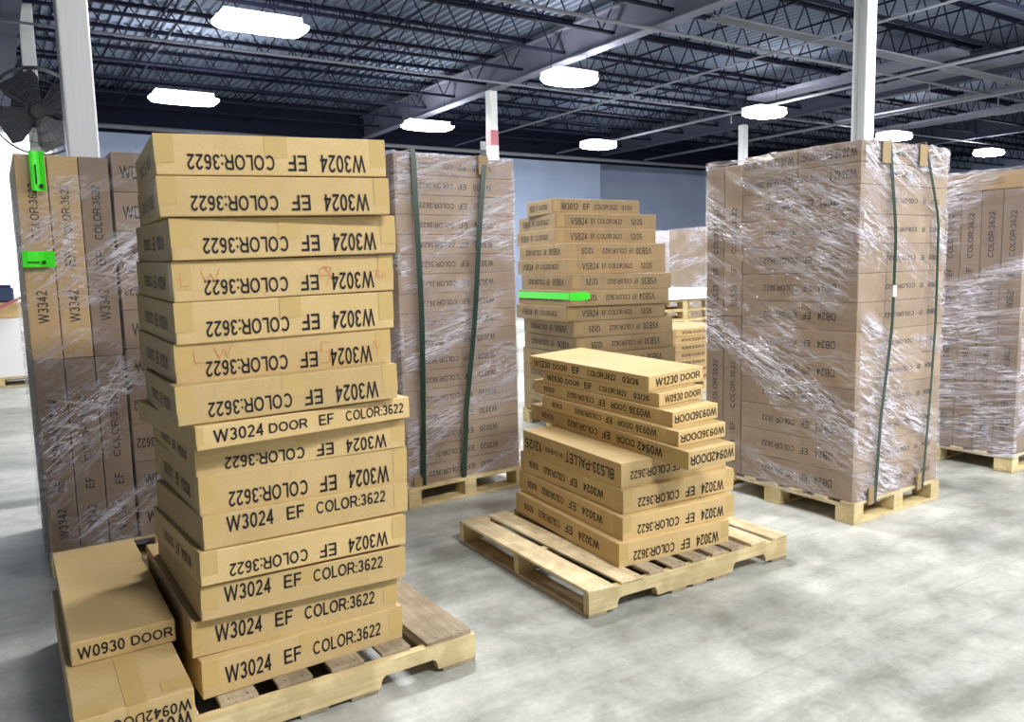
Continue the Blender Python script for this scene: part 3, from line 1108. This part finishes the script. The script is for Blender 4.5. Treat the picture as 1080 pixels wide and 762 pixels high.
# pallet under it
PT = Matrix.Translation((-0.1645 - 1.30 * math.cos(0.583), 2.862 - 1.30 * math.sin(0.583), 0)) @ rotz(0.583)
deck = [(0.0, .13, WYG, .0, 0), (.19, .31, WY, .03, .002), (.375, .495, WYG, .03, 0), (.56, .68, WYG, .035, .002), (.745, .865, WYG, .03, 0), (.93, 1.045, WYG, .03, .002), (1.10, 1.29, WYG, .01, .004)]
stringer_pallet('wooden pallet with pale notched stringer under the tall leaning stack', PT, 1.30, 1.163, deck, [(0, .14), (.45, .55), (.62, .72), (.80, .9), (1.16, 1.30)])

# two door cartons lying in front of it at lower left
zb = 0.127
carton('thick taped carton lying lowest at the bottom left, under the smooth door carton', Matrix.Translation((-1.0855 + .165, 2.124 + .09, zb)) @ Matrix.Translation((0, 0, 0)) @ pose(-0.165 + (-0.5446) * .55, -.09 + .8387 * .55, 0, 0.568), 0.31, 1.10, 0.153,
       [('F', 'W0942DOOR', .03, .97, .60, .34, True), ('F', 'W0942DOOR', .03, .80, .30, .22, True)],
       [('T', .42, .60, 0.0, 1.0), ('F', .42, .60, .55, .99), ('T', 0.0, .28, 0.0, .06), ('T', .74, 1.0, 0.02, .085)], name='cardboard_box')
carton('smooth-topped door carton lying beside the tall leaning stack at lower left', pose(-1.26 + (-0.5446) * .49, 2.425 + .8387 * .49, zb + 0.153, 0.568), 0.305, 0.98, 0.078,
       [('F', 'W0930', .06, .50, .5, .50), ('F', 'DOOR', .56, .97, .5, .42)])

# ================================================================== CENTRE PILE
PC = Matrix.Translation((0.2985, 3.1909, 0)) @ rotz(0.5472)
deck = [(0.0, .135, WY, .0, .003), (.175, .30, WY, .0, .004), (.345, .43, WYG, .012, 0), (.475, .565, WYG, .012, .002), (.605, .695, WYG, .012, 0), (.735, .82, WYG, .014, 0), (.855, .945, WYG, .012, .002), (.985, 1.09, WY, .004, 0), (1.13, 1.237, WY, .0, .002)]
stringer_pallet('wooden pallet under the low centre pile of cartons', PC, 1.237, 1.163, deck, [(0, .10), (.47, .56), (.60, .69), (.73, .82), (1.13, 1.237)])
CEN = [
    ('c1', 0.5217, 4.0268, 0.1270, 0.4904, 0.1165, 0.0008, 0.0124, 0.6569, 0.9683),
    ('c2', 0.5504, 4.0625, 0.2437, 0.4939, 0.1133, 0.0039, 0.0179, 0.6744, 0.9637),
    ('c3', 0.5633, 4.0888, 0.3575, 0.5190, 0.1136, 0.0063, 0.0180, 0.6912, 0.9192),
    ('c4', 0.5547, 4.0746, 0.4709, 0.5397, 0.1263, 0.0104, 0.0250, 0.6677, 0.8474),
    ('c5', 0.5594, 4.0509, 0.5966, 0.5347, 0.0858, 0.0175, 0.0322, 0.2874, 1.2995),
    ('c6', 0.5803, 4.0373, 0.6820, 0.5704, 0.0722, 0.0247, 0.0321, 0.3043, 1.0701),
    ('c7', 0.5509, 4.1202, 0.7576, 0.5863, 0.0746, 0.0308, 0.0349, 0.3011, 1.0992),
    ('c8', 0.5543, 4.1317, 0.8329, 0.6208, 0.0668, 0.0351, 0.0342, 0.3085, 0.8885),
    ('c9', 0.5317, 4.2258, 0.9043, 0.6331, 0.0740, 0.0387, 0.0357, 0.3892, 0.9261)]


def door_side(code, inv):
    return [('S', code, .13, .265, .5, .5, inv), ('S', 'DOOR', .285, .39, .48, .42, inv), ('S', 'EF', .43, .48, .5, .46, inv), ('S', 'COLOR:3622', .51, .715, .5, .40, inv), ('S', '03/26', .82, .91, .5, .36, inv)]


CLAB = {'c1': 'lowest carton of the centre pile, lying on the pallet boards', 'c2': 'second carton up in the centre pile', 'c3': 'third carton up in the centre pile, under the crumpled pallet carton',
        'c4': 'crumpled carton marked PALLET, with its bare top showing left in the centre pile', 'c5': 'long narrow door carton overhanging to the right on the crumpled pallet carton',
        'c6': 'narrow upside-down door carton, fourth from the top of the centre pile', 'c7': 'narrow upside-down door carton, third from the top of the centre pile',
        'c8': 'thin door carton second from the top of the centre pile, right way up', 'c9': 'bright topmost door carton of the centre pile, its whole top showing'}
for (nm, x, y, z, yaw, t, ph, th, W, D) in CEN:
    if nm in ('c1', 'c2', 'c3'):
        let = w3024(True) + side_text('W3024', True, '03/26', .36, .5)
        tp = TAPES_F[:2] + [('S', .93, 1.0, .1, .95), ('S', 0, .05, .1, .95)]
    elif nm == 'c4':
        let = [('S', 'BLS33-PALLET', .06, .52, .5, .42, True), ('S', 'EF COLOR:3622', .55, .74, .52, .2, True), ('S', '12/25', .78, .97, .52, .42, True),
               ('F', 'BLS33-PALLET EF COLOR:3622', .02, .92, .52, .32, True)]
        tp = [('S', .93, 1.0, .1, .95)]
    elif nm in ('c5', 'c6', 'c7'):
        code = 'W0942' if nm == 'c5' else 'W0936'
        let = door_side(code, True) + [('F', code + 'DOOR', .03, .96, .5, .5, True)]
        tp = [('S', .93, 1.0, .05, .95)]
    else:
        code = 'W0930' if nm == 'c8' else 'W1230'
        let = [('S', code, .045, .20, .5, .52), ('S', 'DOOR', .225, .355, .48, .44), ('S', 'EF', .40, .465, .5, .5), ('S', 'COLOR:3622', .53, .755, .5, .42), ('S', '03/26', .81, .93, .5, .42),
               ('F', code, .12, .52, .5, .56), ('F', 'DOOR', .57, .94, .5, .46)]
        tp = []
    carton(CLAB[nm], pose(x, y, z, yaw, ph, th), W, D, t, let, tp, 'cartons of the centre pile')

# ================================================================== VANITY BOX STACK (behind)
VSB = [
    ('v14', 0.8074, 7.4166, 0.1400, 0.49, 0.1472, -0.0004, -0.0001, 1.0620, 0.9700),
    ('v13', 0.8074, 7.4166, 0.2872, 0.49, 0.1472, -0.0008, -0.0003, 1.0620, 0.9700),
    ('v12', 0.8074, 7.4166, 0.4343, 0.49, 0.1472, -0.0013, -0.0005, 1.0620, 0.9700),
    ('v11', 0.8074, 7.4166, 0.5815, 0.49, 0.1472, -0.0019, -0.0007, 1.0620, 0.9700),
    ('v10', 0.8074, 7.4166, 0.7286, 0.4959, 0.1392, -0.0026, -0.0011, 1.0644, 0.9002),
    ('v9', 0.8027, 7.4249, 0.8679, 0.4716, 0.1392, -0.0047, -0.0013, 1.0657, 0.9001),
    ('v8', 0.7323, 7.4050, 1.0074, 0.4822, 0.1312, -0.0088, -0.0002, 1.0628, 0.8986),
    ('v7', 0.7596, 7.3837, 1.1385, 0.4884, 0.1355, -0.0109, 0.0006, 1.0631, 0.9016),
    ('v6', 0.7872, 7.4172, 1.2736, 0.4637, 0.1390, -0.0118, 0.0007, 1.0649, 0.9028),
    ('v5', 0.7567, 7.5199, 1.4125, 0.4716, 0.1311, -0.0109, -0.0004, 1.0645, 0.8992),
    ('v4', 0.7752, 7.6206, 1.5429, 0.4580, 0.1381, -0.0113, -0.0007, 1.0663, 0.9029),
    ('v3', 0.7340, 7.7942, 1.6805, 0.3799, 0.1393, -0.0111, -0.0006, 1.0593, 0.8781),
    ('v2', 0.7506, 7.8458, 1.8193, 0.3724, 0.1397, -0.0129, 0.0001, 1.0567, 0.8655),
    ('v1', 0.7162, 7.7528, 1.9599, 0.4176, 0.1387, -0.0127, -0.0002, 0.9417, 0.5259)]
for (nm, x, y, z, yaw, t, ph, th, W, D) in VSB:
    k = int(nm[1:])
    inv = k not in (1, 2, 3, 5, 8)
    code = 'W3012' if k == 1 else ('VSB24' if k in (2, 3, 5, 7, 8) else 'VSB30')
    if k == 1:
        let = [('F', 'W3012', .105, .29, .5, .44), ('F', 'EF', .35, .42, .5, .4), ('F', 'COLOR:3622', .47, .74, .5, .34), ('F', '03/26', .79, .91, .5, .3)]
    else:
        let = [('F', code, .15, .31, .5, .44, inv), ('F', 'EF', .345, .385, .5, .32, inv), ('F', 'COLOR:3622', .41, .65, .5, .32, inv), ('F', '12/25', .74, .855, .5, .38, inv)]
    let += [('S', code, .12, .34, .5, .42, inv), ('S', 'EF', .4, .46, .5, .34, inv), ('S', 'COLOR:3622', .5, .84, .5, .34, inv)]
    pos = 'topmost, smaller carton of the stack of vanity cartons behind the centre pile' if k == 1 else ('bottom carton of the stack of vanity cartons behind the centre pile' if k == 14 else '%s carton from the top of the vanity carton stack behind the centre pile' % ORD[k])
    if k == 7:
        pos = 'carton with a bright green tape band in the vanity carton stack'
    o = carton(pos, pose(x, y, z, yaw, ph, th), W, D, t, let, [('F', .02, .09, .15, .9)], 'cartons of the vanity stack behind the centre pile', m=M_CARD_DIM_BROWN, bold=0.006)
    if k == 7:
        g = bmesh.new()
        fr = frame('S', W, D, t, 0.006)
        quad(g, fr, 0.0, 1.003, .42, .86)
        fr = frame('F', W, D, t, 0.006)
        quad(g, fr, -0.003, .17, .36, .88)
        quad(g, fr, .17, .19, .45, .80)
        tp_ = link('green_tape', g, M_GREEN, parent=o)
        tp_['label'] = 'bright green tape band'
block_pallet('dark shaded pallet under the stack of vanity cartons', pose(0.807 - .53 * math.cos(.49) + .48 * math.sin(.49), 7.417 - .53 * math.sin(.49) - .48 * math.cos(.49), 0, .49), 1.06, 1.0, h=0.14)

# ================================================================== RIGHT WRAPPED PALLET (DB boxes)
YR = math.radians(33.0)
PR = Matrix.Translation((1.8873, 4.3125, 0)) @ rotz(YR)
WR, DR = 0.86, 1.10
block_pallet('clean pale wooden pallet under the strapped right-hand load', PR @ Matrix.Translation((-0.005, -0.015, 0)), WR + .01, DR + .02)


def at_(M, x, y, z):
    return M @ Matrix.Translation((x, y, z))


zz = 0.127
hs = [.160] * 11 + [.116] * 2
DDB = 0.80
for k, h in enumerate(hs):
    row = k + 1
    code = 'DB24' if k < 7 else ('DB21' if k < 11 else 'W3612')
    where = '%s row up in the wrapped right-hand load' % ('bottom' if row == 1 else ORD[row]) if row > 1 else 'bottom row of the wrapped right-hand load'
    if k < 11:
        let = [('S', code, .165, .31, .50, .28, True), ('S', 'EF', .37, .44, .50, .24, True), ('S', 'COLOR:3622', .49, .79, .50, .22, True),
               ('F', code, .10, .20, .50, .17, True), ('F', 'EF', .26, .30, .5, .17, True), ('F', 'COLOR:3622', .36, .70, .50, .16, True), ]
        jx, jy = rnd.uniform(-.004, .004), rnd.uniform(-.003, .003)
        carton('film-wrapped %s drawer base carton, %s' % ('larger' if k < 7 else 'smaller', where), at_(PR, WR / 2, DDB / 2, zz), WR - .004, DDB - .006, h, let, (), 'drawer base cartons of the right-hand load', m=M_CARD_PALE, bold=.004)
    else:
        for q, (ya, yb) in enumerate(((0, .40), (.405, .80))):
            let = [('S', code, .06, .40, .5, .42, True), ('S', 'EF', .45, .55, .5, .36, True), ('S', 'COLOR:3622', .6, .97, .5, .3, True), ('F', 'COLOR:3622', .36, .70, .5, .2, True)]
            carton('film-wrapped short carton, %s row, %s half, on the right-hand load' % ('top' if k == 12 else 'second from top', 'nearer' if q == 0 else 'farther'), at_(PR, WR / 2, (ya + yb) / 2, zz), WR - .004, yb - ya - .004, h, let, (), 'short cartons on top of the right-hand load', m=M_CARD_PALE, bold=.006)
    zz += h
for q, (ya, yb) in enumerate(((.805, .95), (.955, 1.10))):
    for tier, (za, zb2) in enumerate(((.127, 1.14), (1.142, 2.085))):
        H = zb2 - za
        let = [('S', 'BLS33', .07, .21, .55, .34, False, True), ('S', 'EF', .28, .33, .55, .3, False, True), ('S', 'COLOR:3622', .42, .72, .55, .28, False, True)]
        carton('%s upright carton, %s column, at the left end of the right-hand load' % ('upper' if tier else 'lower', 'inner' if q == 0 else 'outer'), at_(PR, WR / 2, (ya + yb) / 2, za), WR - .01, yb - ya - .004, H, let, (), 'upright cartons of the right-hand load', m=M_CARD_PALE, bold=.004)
film('clear wrinkled stretch film wrapped round the strapped right-hand load', PR, WR, DR, 0.10, 2.112, M_FILM_RIGHT, seed=1.0, off=0.012, rough_top=0.02)
st_ = strap('left green strap on the right-hand load, bowed outward', PR, [(2.14, .22), (1.62, .29), (1.1, .275), (.6, .20), (.0, .175)], DR, 0.105, 2.112, 0.012, w=.026)
sb = bmesh.new()
box_bm(.263, .297, -.042, -.036, 1.27, 1.335, bm=sb, bevel=.002)
link('seal', sb, M_WHITE, parent=st_)['label'] = 'pale seal clip'
strap('right green strap on the right-hand load', PR, [(2.14, .57), (1.7, .72), (1.1, .72), (.7, .70), (.0, .66)], DR, 0.105, 2.112, 0.012, w=.022)
protector('folded cardboard guard under the left strap at the top of the right-hand load', PR, .19, 2.10)
protector('folded cardboard guard under the right strap at the top of the right-hand load', PR, .55, 2.10)
protector('small cardboard guard at the foot of the left strap on the right-hand load', PR, .14, .10, w=.05, flip=True)
protector('small cardboard guard at the foot of the right strap on the right-hand load', PR, .625, .10, w=.04, flip=True)

# ================================================================== MIDDLE WRAPPED PALLET (W3030)
YM = math.radians(36.0)
PM = Matrix.Translation((-0.682, 4.845, 0)) @ rotz(YM)
WM, DM, HM = 0.89, 0.92, 2.185
block_pallet('pale wooden pallet under the strapped load behind the tall leaning stack', PM @ Matrix.Translation((-.01, -.05, 0)), WM + .03, DM + .06)
n = 17
h = (HM - .127) / n
for k in range(n):
    let = [('F', 'W3030', .20, .36, .52, .34, True), ('F', 'EF', .42, .49, .52, .3, True), ('F', 'COLOR:3622', .53, .81, .52, .28, True)]
    nmr = 'bottom' if k == 0 else ('topmost' if k == n - 1 else ORD[k + 1] + ' from the bottom')
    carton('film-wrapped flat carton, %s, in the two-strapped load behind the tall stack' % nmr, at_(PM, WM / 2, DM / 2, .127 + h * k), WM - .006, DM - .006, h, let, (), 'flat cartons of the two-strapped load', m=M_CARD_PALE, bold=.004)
film('hazy stretch film wrapped round the two-strapped load behind the tall stack', PM, WM, DM, 0.10, HM + .004, M_FILM_MID, seed=4.0, off=0.012, rough_top=.02)
strap('left dark green strap hanging straight on the load behind the tall stack', PM, [(2.2, .125), (1.2, .13), (.0, .11)], DM, 0.105, HM + .004, 0.025, w=.036)
strap('slanting right dark green strap on the load behind the tall stack', PM, [(2.2, .65), (1.7, .575), (1.1, .51), (.6, .44), (.0, .41)], DM, 0.105, HM + .004, 0.03, w=.036)
protector('folded cardboard guard under the slanting strap at the top of its load', PM, .635, HM - .005)
protector('small cardboard guard at the foot of the left strap behind the tall stack', PM, .075, .09, w=.06, flip=True)

# ================================================================== LEFT WRAPPED PALLET
PL = Matrix.Translation((-2.32, 3.81, 0)) @ rotz(math.radians(33.0))
WL, DL, HL = 1.05, 0.95, 2.10
block_pallet('wooden pallet under the wrapped load at the left edge', PL, WL, DL)
for q in range(3):
    for tier, (za, zb2) in enumerate(((.127, 1.09), (1.092, 2.075))):
        let = [('F', 'W3342', .06, .22, .50, .30, False, True), ('F', 'EF', .31, .37, .50, .3, False, True), ('F', 'COLOR:3622', .46, .80, .50, .26, False, True)]
        if tier:
            let = [('F', 'W3342', .18, .34, .50, .36, False, True), ('F', 'EF', .46, .535, .50, .34, False, True), ('F', 'COLOR:3622', .59, .86, .50, .28, False, True)]
        carton('%s upright carton, %s column from the left, in the wrapped load at the left edge' % ('upper' if tier else 'lower', ('first', 'second', 'third')[q]),
               at_(PL, .0675 + .1345 * q, DL / 2, za), .130, DL - .01, zb2 - za, let, (), 'upright cartons of the left-edge load', m=M_CARD_TAN if (tier and q < 2) else M_CARD_SHADED, bold=.006)  # same cartons, darker card where the load lies in shade
for k in range(10):
    inv = k in (2, 3, 6, 7)
    let = [('F', 'COLOR:3622', .03, .40, .5, .26, True), ('F', 'WDC2430', .55, .9, .5, .3, True)] if inv else [('F', 'WDC2430', .06, .45, .5, .32), ('F', 'EF', .55, .62, .5, .3), ('F', 'COLOR:3622', .67, .95, .5, .26)]
    if inv:
        let = [('F', 'COLOR:3622', .6, .97, .5, .26, True), ('F', 'WDC2430', .1, .45, .5, .3, True)]
    nmr = 'bottom' if k == 0 else ('topmost' if k == 9 else ORD[k + 1] + ' from the bottom')
    carton('lying carton %s in the right column of the wrapped left-edge load' % nmr, at_(PL, .41 + .32, DL / 2, .127 + .198 * k), .63, DL - .01, .198, let, (), 'lying cartons of the left-edge load', m=M_CARD_SHADED, bold=.006)
film('shiny crumpled stretch film wrapped round the load at the left edge', PL, WL, DL, 0.09, 2.09, M_FILM_LEFT, seed=8.0, off=0.014, amp=.006, rough_top=.05)
for (x0, x1, z0, z1, lab) in ((.065, .125, 1.90, 2.085, 'upright fluorescent green sticker at the top of the left-edge load'), (.0, .135, 1.54, 1.615, 'wide fluorescent green sticker lower down on the left-edge load')):
    g = bmesh.new()
    nx = 6
    rows = []
    for i in range(nx + 1):
        xx = x0 + (x1 - x0) * i / nx
        dy = -0.034 - 0.003 * math.sin(i * 1.3)
        rows.append([g.verts.new((xx, dy, z0)), g.verts.new((xx, dy, z1)), g.verts.new((xx, dy + .0012, z1)), g.verts.new((xx, dy + .0012, z0))])
    for a, b in zip(rows, rows[1:]):
        for j in range(4):
            g.faces.new((a[j], b[j], b[(j + 1) % 4], a[(j + 1) % 4]))
    g.faces.new(rows[0])
    g.faces.new(rows[-1][::-1])
    bmesh.ops.recalc_face_normals(g, faces=g.faces)
    o = link('green_sticker', g, M_GREEN, matrix=PL)
    tag(o, lab, 'sticker')
    d = bmesh.new()
    if x1 - x0 < .1:
        box_bm(x0 + .034, x0 + .05, -.041, -.0405, z0 + .012, z0 + .03, bm=d)
        box_bm(x0 + .02, x0 + .026, -.041, -.0405, z0 + .03, z0 + .12, bm=d)
    else:
        box_bm(x0 + .02, x0 + .07, -.041, -.0405, z0 + .02, z0 + .026, bm=d)
        box_bm(x0 + .08, x0 + .096, -.041, -.0405, z0 + .014, z0 + .03, bm=d)
    link('print_mark', d, M_INK, parent=o)

# ================================================================== FAR RIGHT WRAPPED PALLET
PF = Matrix.Translation((3.401, 5.29, 0)) @ rotz(math.radians(33.0))
WF, DF = 0.95, 1.10
block_pallet('wooden pallet under the wrapped load cut by the right edge', PF, WF, DF)
for q in range(8):
    for tier, (za, zb2) in enumerate(((.127, 1.02), (1.022, 1.93))):
        let = [('S', 'W3621', .12, .26, .5, .34, False, True), ('S', 'EF', .36, .42, .5, .3, False, True), ('S', 'COLOR:3622', .5, .84, .5, .28, False, True)] if q < 5 else ()
        carton('%s upright carton, %s back from the corner, in the right-edge load' % ('upper' if tier else 'lower', ORD[q + 1] if q else 'first'),
               at_(PF, WF / 2, .0685 + .1375 * q, za), WF - .01, .134, zb2 - za, let, (), 'upright cartons of the right-edge load', m=M_CARD_SHADED, bold=.004)
for q, (ya, yb) in enumerate(((0, .54), (.55, 1.10))):
    carton('carton lying flat on top of the right-edge load, %s half' % ('nearer' if q == 0 else 'farther'), at_(PF, WF / 2, (ya + yb) / 2, 1.932), WF - .02, yb - ya - .01, .12, (), [('S', .2, .75, .3, .7)], 'flat cartons on top of the right-edge load', m=M_CARD_TAN)
film('streaky stretch film wrapped round the load cut by the right edge', PF, WF, DF, 0.10, 2.062, M_FILM_FAR, seed=13.0, off=0.012, rough_top=.02)

# ================================================================== BACKGROUND BETWEEN THE STACKS
# stack of flat cartons in the gap
PA = pose(2.05, 9.55, 0, .60)
zz = .13
block_pallet('low pallet under the flat carton stack in the gap beside the right-hand load', pose(2.05 - .5 * math.cos(.6) + .4 * math.sin(.6), 9.55 - .5 * math.sin(.6) - .4 * math.cos(.6), 0, .60), 1.0, .8)
for k in range(7):
    carton('thin carton, %s, of the flat stack in the gap' % ('bottom one' if k == 0 else ('top one' if k == 6 else ORD[k + 1] + ' from the bottom')), PA @ Matrix.Translation((rnd.uniform(-.012, .012), rnd.uniform(-.01, .01), zz)), .98, .78, .088,
           [('F', 'W3036 DOOR EF', .1, .5, .5, .4), ('F', 'COLOR:3622', .55, .9, .5, .36)], (), 'thin cartons in the gap', m=M_CARD_TAN)
    zz += .088
# empty pallets stacked behind it, with a white sheet on top
zz = 0.0
for k in range(7):
    block_pallet('empty pallet, %s, of the pale pallet pile in the gap' % ('bottom one' if k == 0 else ('top one' if k == 6 else ORD[k + 1] + ' from the bottom')), pose(2.05 + rnd.uniform(-.03, .03), 11.0 + rnd.uniform(-.03, .03), zz, .55), 1.05, 1.0, h=.138, group='empty pallets piled in the gap')
    zz += .138
bm = box_bm(-.05, 1.1, -.04, 1.04, .0, .15, bevel=.015, seg=2)
tag(link('white_panel', bm, M_SHEET, matrix=pose(2.05, 11.0, zz + .012, .55)), 'thick white slab lying on the pale pallet pile in the gap', 'panel')
# wrapped loads farther back
for (x, y, w, d, hh, m, lab, lab2, fm) in ((3.42, 13.6, 1.0, 1.0, 2.09, M_CARD_PALE, 'tall wrapped carton block standing far back in the gap', 'stretch film round the carton block far back in the gap', M_FILM_MID),
                                      (2.72, 15.2, .85, .9, 2.11, M_SHEET, 'white wrapped block beside the far carton block in the gap', 'stretch film round the white block far back in the gap', M_FILM_FAR)):
    P_ = pose(x, y, 0, .57)
    block_pallet('pallet under the %s' % lab[:-0 or None].split(' standing')[0].split(' beside')[0], P_, w, d)
    for k in range(4):
        hk = (hh - .13) / 4
        carton('%s, %s layer' % (lab, ('bottom', 'second', 'third', 'top')[k]), P_ @ Matrix.Translation((w / 2, d / 2, .13 + hk * k)), w - .01, d - .01, hk, [('F', 'W3030', .2, .4, .5, .14)], (), 'layers of the far wrapped blocks', m=m)
    film(lab2, P_, w, d, .1, hh + .01, fm, seed=x * 3)

# ------------------------------------------------------------------ far left background, beyond the left-edge load
PB = pose(-7.55, 10.6, 0, .55)
block_pallet('wooden pallet on the floor at the far left, under a white load', PB, 1.1, 1.1)
bm = box_bm(0.02, 1.05, .03, 1.05, .13, .95, bevel=.02, seg=2)
tag(link('wrapped_load', bm, M_SHEET, matrix=PB), 'white wrapped block on the far left pallet', 'load')
bm = box_bm(0.0, .9, .1, .8, .0, .22, bevel=.02, seg=2)
tag(link('cardboard_box', bm, M_CARD, matrix=PB @ Matrix.Translation((.05, .1, .953))), 'open tan carton on the white block at far left', 'box')
bm = box_bm(-.55, .55, -.08, .08, -.02, .02, bevel=.004)
tag(link('red_plank', bm, M_RED, matrix=PB @ Matrix.Translation((.55, -.12, 1.08)) @ Matrix.Rotation(-0.45, 4, 'Y')), 'faded red plank leaning across the far left load', 'plank')
bm = bmesh.new()
box_bm(0, .7, 0, .5, 0, .2, bm=bm, bevel=.02)
box_bm(.03, .67, .03, .47, .2, .24, bm=bm, bevel=.01)
M_TOTE, _, _ = mat('dark blue plastic', (.03, .05, .11), .4)
tag(link('storage_tote', bm, M_TOTE, matrix=PB @ Matrix.Translation((.1, .2, 1.18))), 'dark blue tote on top of the far left load', 'tote')
